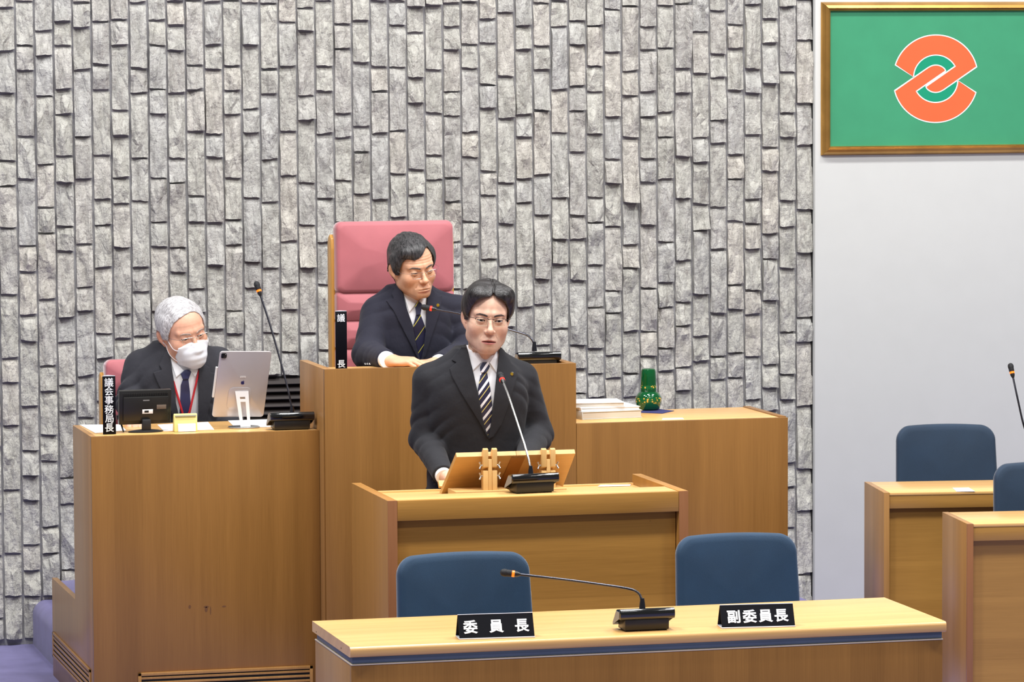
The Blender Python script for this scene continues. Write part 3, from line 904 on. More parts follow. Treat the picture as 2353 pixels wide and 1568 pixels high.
# ---------------------------------------------------------------- name plates
def tent_plate(pl, pr_, h, text, size, bold, label, gap):
    """folded black plate; pl, pr_ = lower front corners"""
    pl, pr_ = Vector(pl), Vector(pr_); v = pr_ - pl; w = v.length; rz = math.atan2(v.y, v.x)
    t = thing('name_plate', label, 'sign', pl, rz, 'black name plates')
    dp = .066; k = .004
    MB().prism([(0, k), (.0025, k), (dp / 2 + .0012, h), (dp / 2 - .0012, h + .0005)], 'x', 0, w).build('front_face', M_plate, t)
    MB().prism([(dp, k), (dp - .0025, k), (dp / 2 + .0014, h - .001), (dp / 2 + .0026, h - .001)], 'x', 0, w).build('back_face', M_plate, t)
    MB().box((-.001, -.003, 0), (w + .001, dp + .003, k - .0003), .0008).build('clear_foot', M_acryl, t)
    MB().box((0, dp / 2 - .0018, h + .0002), (w, dp / 2 + .0022, h + .0018), .0004).build('top_edge', M_acryl, t)
    up = Vector((0, dp / 2 - .001, h - k)).normalized(); o0 = Vector((0, 0, k))
    n = len(text)
    for i, ch in enumerate(text):
        o = o0 + Vector((w / 2 + (i - (n - 1) / 2) * gap, 0, 0)) + up * (h * .50) + Vector((0, -up.z, up.y)) * .0007
        letters('lettering', ch, size, M_letter, t, frame_m(o, (1, 0, 0), up), bold)
    return t
Z = .7511
tent_plate(atz(1056, 1471, Z), atz(1228.5, 1465.5, Z), .067, '委員長', .042, .0010, 'black plate with three spaced white characters before the left chair', .0755)
tent_plate(atz(1659, 1445.5, Z), atz(1827, 1441, Z), .064, '副委員長', .042, .0010, 'black plate with four white characters before the right chair', .0475)

def upright_plate(x, y, z, w, h, text, size, label, positions, back_rot=58):
    """standing three-sided plate: front face towards the public, second face turned to the left"""
    t = thing('name_plate', label, 'sign', (x, y, z), 0, 'black name plates')
    a = math.radians(back_rot); L = w
    q = [(0, 0), (w, 0), (w / 2, w * .72)]
    m = MB(); m.prism(q, 'z', 0, h, .0006); m.build('plate_body', M_plate, t)
    MB().prism([(.001, .0008), (w - .001, .0008), (w / 2, w * .70)], 'z', h + .0002, h + .0022).build('top_cap', M_acryl, t)
    for ch, fz in zip(text, positions):
        letters('lettering', ch, size, M_letter, t, frame_m((w / 2, -.0004, h * fz), (1, 0, 0), (0, 0, 1)), .00025)
        ex = Vector((-w / 2, -w * .72, 0)); nrm = Vector((-.82, .57, 0))
        letters('lettering', ch, size * .9, M_letter, t, frame_m(Vector((w / 4, w * .36, h * fz)) + nrm * .0006, -Vector((w / 2, w * .72, 0)), (0, 0, 1)), .00025)
    return t
p = atz(236.5, 999, 1.0436)
hh = at(250, 865, p.y).z - 1.0436
upright_plate(p.x, p.y, 1.0436, .0485, hh, '議会事務局長', .0345, 'tall black plate with six stacked white characters before the masked man', [.895, .745, .59, .43, .27, .115])
p = at(771, 844, 1.555); zb = 1.2475
hh = at(783, 716, 1.555).z - zb
upright_plate(p.x, 1.555, zb, .0440, hh, '議長', .031, 'tall black plate with two far-spaced white characters beside the rose chair', [.90, .185])

# ---------------------------------------------------------------- things on the secretariat desk
Z = 1.0436
def sheet(name, pts, z, label, cat='paper', thick=.0012, group=None, mat=None):
    P = [atz(px, py, z) for px, py in pts]
    c = sum(P, Vector()) / len(P)
    m = MB(); bm = m.bm
    A = [bm.verts.new((q.x - c.x, q.y - c.y, 0)) for q in P]; B = [bm.verts.new((q.x - c.x, q.y - c.y, thick)) for q in P]
    bm.faces.new(A); bm.faces.new(B)
    n = len(P)
    for i in range(n): bm.faces.new((A[i], A[(i + 1) % n], B[(i + 1) % n], B[i]))
    o = m.build(name, mat or M_white, smooth=None); o.location = (c.x, c.y, z)
    return tag(o, label, cat, group)
sheet('paper_sheet', [(219, 996), (290, 990), (276, 976.5), (183.5, 977)], Z, 'white sheets lying at the left corner of the desk, under the tall plate')
sheet('paper_sheet', [(376, 991.5), (492, 988), (478, 970.5), (362, 977)], Z, 'white sheet lying on the desk behind the yellow stand')
sheet('paper_sheet', [(540, 983), (622, 982), (620, 964.5), (524, 967.5)], Z, 'white sheet lying on the desk beneath the tablet stand')

# small monitor, seen from behind
p = atz(336, 994, Z)
t = thing('monitor', 'small black monitor seen from behind, left of the yellow stand', 'monitor', (p.x, p.y + .03, Z), math.radians(5))
w, h = .196, .127
zc = .029 + h / 2
R = Matrix.Translation((0, 0, zc)) @ Matrix.Rotation(math.radians(7), 4, 'X')
m = MB(); m.box((-w / 2, -.012, -h / 2), (w / 2, .012, h / 2), .003); m.xform(R); shell = m.build('shell', M_black2, t)
m = MB(); m.box((-w / 2 + .012, -.022, -h / 2 + .014), (w / 2 - .012, -.011, h / 2 - .022), .004); m.xform(R); m.build('back_cover', M_black2, shell)
m = MB()
for i in range(26): m.box((-w / 2 + .014 + i * .0066, -.0165, h / 2 - .020), (-w / 2 + .017 + i * .0066, -.0118, h / 2 - .010), 0)
m.xform(R); m.build('vent_ribs', M_dark, shell)
m = MB(); m.box((-w / 2 + .006, .0119, -h / 2 + .006), (w / 2 - .006, .0126, h / 2 - .006)); m.xform(R); m.build('screen', M_gloss, t)
m = MB(); m.box((-.014, -.0228, -.022), (.026, -.0220, -.006), .0002); m.xform(R); m.build('white_sticker', M_letter, shell)
m = MB(); m.box((-.006, -.0232, -.018), (.010, -.0229, -.010)); m.xform(R); m.build('sticker_print', M_dark, shell)
M_tag = simple('brown sticker', rgb(110, 96, 84), .6)
m = MB(); m.box((.040, -.0228, -.006), (.076, -.0220, .010), .0002); m.xform(R); m.build('brown_sticker', M_tag, shell)
m = MB(); m.box((-.012, -.0226, .026), (.012, -.0221, .030)); m.xform(R); m.build('maker_mark', M_grey, shell)
MB().box((-.017, -.030, .006), (.017, -.014, .048), .005).build('stand_neck', M_black, t)
MB().lathe([(0, 0), (.052, 0), (.052, .003), (.040, .006), (.020, .009), (0, .010)], (0, -.012, 0), 32).xform(Matrix.Diagonal((1.25, .7, 1, 1))).build('stand_foot', M_black, t)

# pen stand
b = atz(283, 994, Z)
pth = [at(284, 993, b.y), at(279, 977, b.y + .01), at(274, 962, b.y + .02)]
t = thing('pen', 'thin black pen leaning beside the tall plate in front of the monitor', 'pen', b, 0)
MB().tube(pth, [.0030, .0034, .0036], 10).build('barrel', M_black, t, True)
m = MB(); e = pth[-1]; m.tube([e + Vector((0, 0, -.004)), e + Vector((0, .0, .012))], [.010, .012], 14); m.build('holder_cap', M_black2, t, True)

# yellow stand (clock / card holder)
p = atz(428, 993, Z)
t = thing('desk_clock', 'small pale yellow stand in front of the tie of the masked man', 'clock', (p.x, p.y + .018, Z), 0)
w = .087
MB().prism([(-.014, .0), (.026, .0), (.012, .062), (.002, .067), (-.004, .066)], 'x', -w / 2, w / 2, .003).build('case', M_yellow, t)
MB().box((-w / 2 + .004, -.0105, .0565), (w / 2 - .004, -.0065, .0605), .001).build('bar', M_grey, t)
MB().prism([(-.0185, .001), (-.0152, .001), (-.0105, .030), (-.0135, .030)], 'x', -.030, .036, .001).build('note_pad', M_white, t)

# tablet on its stand
TL, TR, BR, BL = at(507, 808.5, 1.70), at(625, 808.5, 1.715), at(604.8, 958.5, 1.815), at(486.5, 958.5, 1.80)
O = (TL + TR + BR + BL) / 4
t = thing('tablet', 'silver tablet seen from behind on a metal stand, facing the masked man', 'tablet', (O.x, O.y, Z), 0)
ex = ((TR - TL) + (BR - BL)).normalized(); ez = ((TL - BL) + (TR - BR)); ez = (ez - ex * ez.dot(ex)).normalized(); 
W_ = ((TR - TL).length + (BR - BL).length) / 2; H_ = ((TL - BL).length + (TR - BR).length) / 2
MT = Matrix.Translation((0, 0, O.z - Z)) @ frame_m((0, 0, 0), ex, ez)       # local: x right, y up, z towards the public
def rrect(w, h, r, n=6):
    out = []
    for cx, cy, a0 in ((w / 2 - r, h / 2 - r, 0), (-w / 2 + r, h / 2 - r, 90), (-w / 2 + r, -h / 2 + r, 180), (w / 2 - r, -h / 2 + r, 270)):
        for i in range(n + 1):
            a = math.radians(a0 + 90 * i / n); out.append((cx + r * math.cos(a), cy + r * math.sin(a)))
    return out
m = MB().prism(rrect(W_, H_, .011), 'z', -.0062, 0, .0008); m.xform(MT); sh = m.build('shell', M_silver, t)
m = MB().prism(rrect(W_ - .004, H_ - .004, .010), 'z', -.0070, -.0063); m.xform(MT); m.build('screen', M_gloss, t)
cm = (-W_ / 2 + .0155, H_ / 2 - .0165)
m = MB().prism([(x + cm[0], y_ + cm[1]) for x, y_ in rrect(.021, .021, .006)], 'z', .0002, .0022, .0004); m.xform(MT); cb = m.build('camera_bump', M_black2, sh)
for dx, dy in ((-.0048, .0045), (-.0048, -.0048)):
    m = MB().lathe([(0, .0024), (.0036, .0024), (.0036, .0020)], (cm[0] + dx, cm[1] + dy, .0004), 16); m.xform(MT); m.build('lens', M_gloss, cb)
m = MB().lathe([(0, .0024), (.0013, .0024), (.0013, .0020)], (cm[0] + .006, cm[1] + .006, .0004), 10); m.xform(MT); m.build('flash', M_letter, cb)
m = MB().box((-.010, .031 - .004, .0002), (.0105, .031 + .0035, .0007)); m.xform(MT); st = m.build('white_sticker', M_letter, sh)
for i in range(5):
    m = MB().box((-.0075 + i * .0033, .0292, .0008), (-.0055 + i * .0033, .0318, .0010)); m.xform(MT); m.build('sticker_print', M_grey, st)
# fruit mark on the shell
ap = []
for i in range(48):
    a = 2 * PI * i / 48
    r = .0073 * (1 - .10 * abs(math.cos(a)) ** 6 * (math.sin(a) > -.3)) 
    x, yv = r * math.cos(a) * (1.02 + .06 * math.sin(a)), r * math.sin(a) * 1.04
    if math.sin(a) > 0: yv -= .0017 * math.exp(-(x / .0021) ** 2)
    if math.sin(a) < 0: yv += .0010 * math.exp(-(x / .0016) ** 2)
    bx, by = .0080, .0012
    dd = math.hypot(x - bx, yv - by)
    if dd < .0034: x = bx - math.sqrt(max(0, .0034 ** 2 - (yv - by) ** 2))
    ap.append((x, yv))
M_mark = simple('dark blue mark', rgb(34, 40, 112), .3, metal=.3)
def flatpoly(poly, z0, z1):
    m = MB(); bm = m.bm
    f = bm.faces.new([bm.verts.new((px, py, z0)) for px, py in poly]); bmesh.ops.triangulate(bm, faces=[f])
    r = bmesh.ops.extrude_face_region(bm, geom=bm.faces[:])
    bmesh.ops.translate(bm, vec=(0, 0, z1 - z0), verts=[v for v in r['geom'] if isinstance(v, bmesh.types.BMVert)])
    return m
oy = .0068
m = flatpoly([(x + .002, yv + oy) for x, yv in ap], .0002, .0006); m.xform(MT); mk = m.build('fruit_mark', M_mark, sh, smooth=None)
leaf = [(.0020 + .0004, .0076 + oy), (.0028, .0098 + oy), (.0052, .0112 + oy), (.0046, .0090 + oy)]
m = flatpoly(leaf, .0002, .0006); m.xform(MT); m.build('mark_leaf', M_mark, mk, smooth=None)
# pencil on the left edge
m = MB().tube([(-W_ / 2 - .0050, -.055, -.003), (-W_ / 2 - .0050, -.052, -.003), (-W_ / 2 - .0050, .070, -.003), (-W_ / 2 - .0050, .0705, -.003)], [.002, .0044, .0044, .002], 12); m.xform(MT); m.build('stylus', M_white, t)
# stand: plate against the shell, slotted arm, foot
m = MB().prism([(x - .004, y_ - .058) for x, y_ in rrect(.088, .092, .02)], 'z', .0004, .0030, .0008); m.xform(MT); pl = m.build('stand_plate', M_silver, t)
foot = Vector((.004, -.03, .004))
a0 = MT @ Vector((.002, -.026, .004)); a1 = Vector((a0.x + .012, a0.y - .005, .006))
d_ = (a1 - a0).normalized(); sd = Vector((1, 0, 0)); nn = d_.cross(sd).normalized()
for s1, s2 in ((-.026, -.011), (.010, .024)):
    MB().slab([a0 + sd * s1, a0 + sd * s2, a1 + sd * s2 * .75, a1 + sd * s1 * .75], .003).build('stand_arm', M_letter, t)
for f0, f1 in ((0, .16), (.22, .30), (.84, 1.0)):
    q0 = a0 + (a1 - a0) * f0; q1 = a0 + (a1 - a0) * f1; g0 = 1 - .25 * f0; g1 = 1 - .25 * f1
    MB().slab([q0 + sd * -.0111 * g0, q0 + sd * .0101 * g0, q1 + sd * .0101 * g1, q1 + sd * -.0111 * g1], .003).build('stand_bridge', M_letter, t)
MB().prism([(x + a1.x, y_ + a1.y + .035) for x, y_ in rrect(.115, .105, .04, 8)], 'z', 0.0004, .0042, .001).build('stand_foot', M_metal, t)

# ---------------------------------------------------------------- things on the right bench desk
Z = 1.0502
p = atz(1497, 945, Z)
def glass(name, col, rough=.04):
    m, nt, b = new_mat(name)
    b.inputs['Base Color'].default_value = col; b.inputs['Roughness'].default_value = rough
    b.inputs['Transmission Weight'].default_value = .45; b.inputs['IOR'].default_value = 1.5
    b.inputs['Coat Weight'].default_value = .5
    nz = node(nt, 'ShaderNodeTexNoise', i_Scale=6.0); tc = node(nt, 'ShaderNodeTexCoord'); nt.links.new(tc.outputs['Object'], nz.inputs['Vector'])
    r = ramp(nt, [(.3, tuple(c * .8 for c in col[:3]) + (1,)), (.7, col)]); nt.links.new(nz.outputs['Fac'], r.inputs['Fac']); nt.links.new(r.outputs['Color'], b.inputs['Base Color'])
    return m
M_gglass = glass('green glass', rgb(0, 104, 52))
def floral():
    m, nt, b = new_mat('gilt floral band')
    tc = node(nt, 'ShaderNodeTexCoord'); vo = node(nt, 'ShaderNodeTexVoronoi', i_Scale=105.0)
    nt.links.new(tc.outputs['Object'], vo.inputs['Vector'])
    r = ramp(nt, [(.30, rgb(226, 176, 70)), (.40, rgb(10, 92, 48))]); nt.links.new(vo.outputs['Distance'], r.inputs['Fac'])
    nt.links.new(r.outputs['Color'], b.inputs['Base Color']); b.inputs['Roughness'].default_value = .2
    return m
M_floral = floral()
mat_o = sheet('cloth_mat', [(1466, 949), (1522, 951), (1549, 945), (1494, 939)], Z, 'small square navy cloth under the green carafe', 'cloth', .0015, None, M_navy)
t = thing('carafe', 'green glass water carafe with gilt flowers, its tumbler upside down on the neck', 'carafe', (p.x, p.y + .04, Z + .0017), 0)
bot = MB().lathe([(0, 0), (.036, 0), (.043, .006), (.0485, .022), (.0500, .040), (.0475, .054), (.039, .066), (.0255, .074), (.0215, .082), (.0205, .135), (.0215, .140), (.0, .140)], n=40).build('bottle', M_gglass, t, smooth=.8)
MB().lathe([(.0487, .026), (.0503, .034), (.0506, .042), (.0494, .050), (.0489, .0495), (.0489, .034)], n=40).build('gilt_band', M_floral, bot, smooth=.8)
tum = MB().lathe([(.0305, .0705), (.0312, .0705), (.0305, .115), (.0285, .150), (.0262, .157), (.020, .160), (0, .161), (0, .158), (.0185, .157), (.0268, .148), (.0288, .115)], n=40).build('tumbler', M_gglass, t, smooth=.8)
MB().lathe([(.03065, .082), (.0311, .082), (.0308, .096), (.0304, .096)], n=40).build('gilt_band', M_floral, tum, smooth=.8)

def book(cx, cy, z, w, dp, h, rz, label, mat_cover, mat_page, group='books and papers by the tall desk'):
    t = thing('book', label, 'book', (cx, cy, z), rz, group)
    c = .0018
    MB().box((-w / 2, -dp / 2, 0), (w / 2, dp / 2, c), .0004).build('back_cover', mat_cover, t)
    MB().box((-w / 2, -dp / 2, h - c), (w / 2, dp / 2, h), .0004).build('front_cover', mat_cover, t)
    MB().box((-w / 2 + .003, -dp / 2 + .003, c + .0001), (w / 2 - .004, dp / 2 - .003, h - c - .0001), .0008).build('pages', mat_page, t)
    MB().box((-w / 2, -dp / 2, c), (-w / 2 + .0028, dp / 2, h - c), .0003).build('spine', mat_cover, t)
    return t
M_greycov = simple('grey book cover', rgb(206, 208, 206), .5)
M_darkcov = simple('dark book cover', rgb(52, 52, 56), .5)
pb = atz(1399, 963, Z)
bx, by = pb.x + .005, pb.y + .105
book(bx, by, Z + .0003, .245, .20, .0285, math.radians(6), 'thick bound book with grey cover, lowest of the stack beside the carafe', M_greycov, M_page)
book(bx + .004, by + .005, Z + .0295, .235, .19, .0130, math.radians(2), 'pale thin booklet in the middle of the stack beside the carafe', M_letter, M_letter)
book(bx - .030, by + .000, Z + .0432, .200, .17, .0170, math.radians(-5), 'sheaf of white papers on top of the stack beside the carafe', M_white, M_page)
sheet('paper_sheet', [(1521, 965.5), (1572, 964), (1568, 961), (1523, 962)], Z, 'small flat white shape on the right bench desk in front of the carafe')  # thin white shape laid flat on the desktop
sheet('paper_sheet', [(2198, 1130.5), (2240, 1130), (2226, 1121.5), (2189, 1122)], .7607, 'small white paper on the rear member desk')

# ---------------------------------------------------------------- reading stand on the lectern
ZL = .9246
t = thing('reading_stand', 'light wooden reading stand with slanted board on the lectern, wing nuts on its legs', 'stand', (-.02, .33, ZL))
bl, br = Vector((-.236, .452, .931)), Vector((.197, .472, .931))
tl, tr = at(1047.5, 1041, .222), at(1320, 1033, .235)
up_ = (tl - bl).normalized()
nf = (br - bl).cross(tl - bl).normalized()
if nf.y < 0: nf = -nf             # reading side faces the speaker
fx = .503
for a, b2 in ((0, fx - .0015), (fx + .0015, 1.0)):
    A, B = bl + (br - bl) * a, bl + (br - bl) * b2
    C_, D = tl + (tr - tl) * b2, tl + (tr - tl) * a
    MB().slab([A, D, C_, B], .0165).build('board', M_pinex, t, True)
MB().slab([bl + nf * .017, bl + nf * .040, br + nf * .040, br + nf * .017], .012).build('book_ledge', M_pinex, t, True)
# batten over the seam
c0, c1 = bl + (br - bl) * (fx - .055), bl + (br - bl) * (fx + .055)
c2, c3 = c1 + (tl - bl) * .97, c0 + (tl - bl) * .97
M_batten = wood('darker batten', rgb(176, 120, 56), 'z', strip=.5, contrast=.6)
MB().slab([c0 - nf * .0185, c3 - nf * .0185, c2 - nf * .0185, c1 - nf * .0185], .004).build('batten', M_batten, t, True)
def leg(pxc, off):
    yb = .205 + off
    xc = at(pxc, 1085, yb).x
    zt = at(pxc, 1033, yb).z
    z1, z2, z3 = at(pxc, 1081, yb).z, at(pxc, 1056, yb).z, ZL + .004
    post = MB().box((xc - .0065, yb - .004, z3 + .006), (xc + .0065, yb + .018, z2), .001).build('leg_post', M_pine, t, True)
    for s in (-1, 1):
        MB().prism([(yb + .018, z1 + .001), (yb - .006, z1 + .012), (yb - .006, zt), (yb + .006, zt + .004), (yb + .018, zt - .008)], 'x', xc + s * .0155 - .0085, xc + s * .0155 + .0085, .0012).build('leg_prong', M_pine, t, True)
        MB().box((xc + s * .0155 - .0085, yb - .006, z3), (xc + s * .0155 + .0085, yb + .026, z1 - .001), .0015).build('leg_block', M_pine, t, True)
        for zz in (z1 + .016, z1 - .020):
            x0 = xc + s * .0245
            n = MB(); n.tube([(x0, yb + .006, zz), (x0 + s * .010, yb + .006, zz)], .0028, 10)
            n.tube([(x0 + s * .006, yb + .006, zz), (x0 + s * .011, yb + .002, zz + .011)], [.0022, .0034], 8)
            n.tube([(x0 + s * .006, yb + .006, zz), (x0 + s * .011, yb + .002, zz - .011)], [.0022, .0034], 8)
            n.build('wing_nut', M_metal, t, True)
leg(1126, 0.0); leg(1260, .012)
for pxa, pxb in ((1045, 1170), (1230, 1300)):
    xa_, xb_ = at(pxa, 1127, .20).x, at(pxb, 1127, .20).x
    MB().box((xa_, .186, ZL + .0005), (xb_, .30, ZL + .037), .002).build('foot_board', M_pinex, t, True)
sheet('paper_sheet', [(1374, 1119), (1447, 1117.5), (1450, 1115), (1380, 1116)], ZL + .001, 'white papers lying in the lectern well on its right side', thick=.002)
# ---------------------------------------------------------------- sculpting: distance fields turned into meshes
F32 = np.float32
def V(*a): return np.array(a, F32)
def ell(P, c, r):
    r = np.asarray(r, F32); q = (P - np.asarray(c, F32)) / r
    k0 = np.sqrt((q * q).sum(1)); q /= r; k1 = np.sqrt((q * q).sum(1)) + 1e-9
    return k0 * (k0 - 1) / k1
def sph(P, c, r):
    d = P - np.asarray(c, F32); return np.sqrt((d * d).sum(1)) - r
def cap(P, a, b, ra, rb=None):
    rb = ra if rb is None else rb
    a = np.asarray(a, F32); b = np.asarray(b, F32); ba = b - a; pa = P - a
    h = np.clip((pa @ ba) / (ba @ ba), 0, 1)
    d = pa - h[:, None] * ba
    return np.sqrt((d * d).sum(1)) - (ra + (rb - ra) * h)
def smin(a, b, k):
    h = np.clip(.5 + .5 * (b - a) / k, 0, 1); return b + (a - b) * h - k * h * (1 - h)
def smax(a, b, k): return -smin(-a, -b, k)
def poly2(U, W_, pts):
    """signed distance to a polygon in the plane"""
    n = len(pts); d = np.full(U.shape, 1e18, F32); s = np.ones(U.shape, F32)
    for i in range(n):
        ax, ay = pts[i]; bx, by = pts[(i - 1) % n]
        ex, ey = bx - ax, by - ay; wx, wy = U - ax, W_ - ay
        t = np.clip((wx * ex + wy * ey) / (ex * ex + ey * ey + 1e-12), 0, 1)
        qx, qy = wx - ex * t, wy - ey * t
        d = np.minimum(d, qx * qx + qy * qy)
        c1 = W_ >= ay; c2 = W_ < by; c3 = ex * wy > ey * wx
        flip = (c1 & c2 & c3) | (~c1 & ~c2 & ~c3)
        s = np.where(flip, -s, s)
    return s * np.sqrt(d)
_C, _R, _U, _F = [np.array(v, F32) for v in (CAM, RT, UP, FW)]
def outline(P, pts):
    """distance (m) of points to an outline given by its picture points, swept along the lines of sight"""
    d = P - _C; z = d @ _F
    u = 1176.5 + FPX * (d @ _R) / z; v = 784.0 - FPX * (d @ _U) / z
    return poly2(u.astype(F32), v.astype(F32), pts) * (z / FPX)
def wob(P, f, seed=0):
    """cheap smooth noise in -1..1"""
    r = np.random.RandomState(seed); out = np.zeros(len(P), F32)
    for i in range(5):
        k = r.normal(size=3); k = k / np.linalg.norm(k) * f * r.uniform(.7, 1.5)
        out += np.sin(P @ k.astype(F32) + F32(r.uniform(0, 6.28)))
    return out / 2.6

def nets(fn, lo, hi, h, B=8, margin=1.7):
    lo = np.asarray(lo, float); hi = np.asarray(hi, float)
    nb = np.maximum(1, np.ceil((hi - lo) / (h * B)).astype(int)); n = nb * B
    ax = [lo[i] + (np.arange(nb[i]) + .5) * B * h - h * .5 for i in range(3)]
    Cc = np.stack(np.meshgrid(*ax, indexing='ij'), -1).reshape(-1, 3).astype(F32)
    dc = fn(Cc)
    big = np.where(dc < 0, -1., 1.).astype(F32).reshape(nb)
    val = np.repeat(np.repeat(np.repeat(big, B, 0), B, 1), B, 2)
    keep = np.argwhere((np.abs(dc) < B * h * .87 * margin).reshape(nb))
    off = np.stack(np.meshgrid(*[np.arange(B)] * 3, indexing='ij'), -1).reshape(-1, 3)
    CH = 400
    for s in range(0, len(keep), CH):
        ij = (keep[s:s + CH, None, :] * B + off[None]).reshape(-1, 3)
        P = (lo + ij * h).astype(F32)
        val[ij[:, 0], ij[:, 1], ij[:, 2]] = fn(P)
    # border closed
    for a in range(3):
        sl = [slice(None)] * 3
        for e in (0, -1):
            sl[a] = e; val[tuple(sl)] = np.maximum(val[tuple(sl)], h * .5); sl[a] = slice(None)
    ins = val < 0
    cnt = np.zeros(np.array(val.shape) - 1, np.int8)
    cor = [(i, j, k) for i in (0, 1) for j in (0, 1) for k in (0, 1)]
    S_ = val.shape
    for i, j, k in cor: cnt += ins[i:S_[0] - 1 + i, j:S_[1] - 1 + j, k:S_[2] - 1 + k]
    act = np.argwhere((cnt > 0) & (cnt < 8))
    if len(act) == 0: return np.zeros((0, 3)), np.zeros((0, 4), int)
    cv = np.stack([val[act[:, 0] + i, act[:, 1] + j, act[:, 2] + k] for i, j, k in cor], 1)
    acc = np.zeros((len(act), 3)); num = np.zeros(len(act))
    for a in range(8):
        for b in range(a + 1, 8):
            df = [cor[b][q] - cor[a][q] for q in range(3)]
            if sum(abs(x) for x in df) != 1: continue
            va, vb = cv[:, a], cv[:, b]; m = (va < 0) != (vb < 0)
            t = np.where(m, va / (va - vb + 1e-12), 0)
            for q in range(3): acc[:, q] += np.where(m, cor[a][q] + df[q] * t, 0)
            num += m
    verts = lo + (act + acc / num[:, None]) * h
    idx = np.full(cnt.shape, -1, np.int32); idx[act[:, 0], act[:, 1], act[:, 2]] = np.arange(len(act))
    quads = []
    for a in range(3):
        b, c = (a + 1) % 3, (a + 2) % 3
        s0 = [slice(None)] * 3; s1 = [slice(None)] * 3
        s0[a] = slice(0, -1); s1[a] = slice(1, None)
        i0, i1 = ins[tuple(s0)], ins[tuple(s1)]
        e = np.argwhere(i0 != i1)
        e = e[(e[:, b] > 0) & (e[:, c] > 0) & (e[:, b] < S_[b] - 1) & (e[:, c] < S_[c] - 1)]
        fl = i0[e[:, 0], e[:, 1], e[:, 2]]
        def g(db, dc_):
            q = e.copy(); q[:, b] -= db; q[:, c] -= dc_
            return idx[q[:, 0], q[:, 1], q[:, 2]]
        Q = np.stack([g(1, 1), g(0, 1), g(0, 0), g(1, 0)], 1)
        Q[~fl] = Q[~fl][:, ::-1]
        quads.append(Q)
    return verts, np.concatenate(quads)

def relax(v, q, it=1, w=.5):
    for _ in range(it):
        s = np.zeros_like(v); c = np.zeros(len(v))
        for i in range(4):
            a, b = q[:, i], q[:, (i + 1) % 4]
            for k in range(3):
                s[:, k] += np.bincount(a, v[b, k], len(v)) + np.bincount(b, v[a, k], len(v))
            c += np.bincount(a, minlength=len(v)) + np.bincount(b, minlength=len(v))
        v = v * (1 - w) + w * s / np.maximum(c, 1)[:, None]
    return v

def join(*parts):
    vs, qs, o = [], [], 0
    for v, q in parts:
        vs.append(v); qs.append(q + o); o += len(v)
    return np.concatenate(vs), np.concatenate(qs)

def to_mesh(name, v, q, col=None):
    me = bpy.data.meshes.new(name)
    me.vertices.add(len(v)); me.vertices.foreach_set('co', np.asarray(v, F32).ravel())
    me.loops.add(len(q) * 4); me.loops.foreach_set('vertex_index', np.asarray(q, np.int32).ravel())
    me.polygons.add(len(q)); me.polygons.foreach_set('loop_start', np.arange(0, len(q) * 4, 4, dtype=np.int32))
    me.update(calc_edges=True)
    me.polygons.foreach_set('use_smooth', np.ones(len(q), bool))
    if col is not None:
        at_ = me.color_attributes.new('tint', 'FLOAT_COLOR', 'POINT')
        at_.data.foreach_set('color', np.asarray(col, F32).ravel())
    return me

def grow(name, fn, lo, hi, h, mat, parent, it=1, label=None):
    v, q = nets(fn, lo, hi, h)
    v = relax(v, q, it)
    o = link(name, to_mesh(name, v, q), mat, parent, True)
    if label: o['label'] = label
    return o

def hit(fn, px, py, y0, y1=None):
    """first point of a field on the line of sight through a picture point"""
    d = FW + RT * ((px - 1176.5) / FPX) - UP * ((py - 784.0) / FPX); d = np.array(d.normalized())
    p = np.array(at(px, py, y0)) ; c = 0.
    for _ in range(80):
        s = float(fn(np.array([p + d * c], F32))[0])
        if s < 1e-4: break
        c += s * .7
    return Vector(p + d * c)

# ---------------------------------------------------------------- skin, hair, cloth
def skin_mat(name, base, lips):
    m, nt, b = new_mat(name)
    at_ = node(nt, 'ShaderNodeVertexColor', layer_name='tint')
    tc = node(nt, 'ShaderNodeTexCoord'); nz = node(nt, 'ShaderNodeTexNoise', i_Scale=60.0, i_Detail=4.0)
    nt.links.new(tc.outputs['Object'], nz.inputs['Vector'])
    r = ramp(nt, [(.3, (.90, .88, .87, 1)), (.7, (1.04, 1.03, 1.02, 1))]); nt.links.new(nz.outputs['Fac'], r.inputs['Fac'])
    mx = node(nt, 'ShaderNodeMix', data_type='RGBA', blend_type='MULTIPLY'); mx.inputs['Factor'].default_value = 1
    nt.links.new(at_.outputs['Color'], mx.inputs['A']); nt.links.new(r.outputs['Color'], mx.inputs['B'])
    nt.links.new(mx.outputs['Result'], b.inputs['Base Color'])
    b.inputs['Roughness'].default_value = .48; b.inputs['Specular IOR Level'].default_value = .4
    b.inputs['Subsurface Weight'].default_value = .12; b.inputs['Subsurface Radius'].default_value = (.010, .004, .002)
    b.inputs['Subsurface Scale'].default_value = .6
    n2 = node(nt, 'ShaderNodeTexNoise', i_Scale=700.0); nt.links.new(tc.outputs['Object'], n2.inputs['Vector'])
    bp = node(nt, 'ShaderNodeBump', i_Strength=.12, i_Distance=.001); nt.links.new(n2.outputs['Fac'], bp.inputs['Height']); nt.links.new(bp.outputs['Normal'], b.inputs['Normal'])
    return m
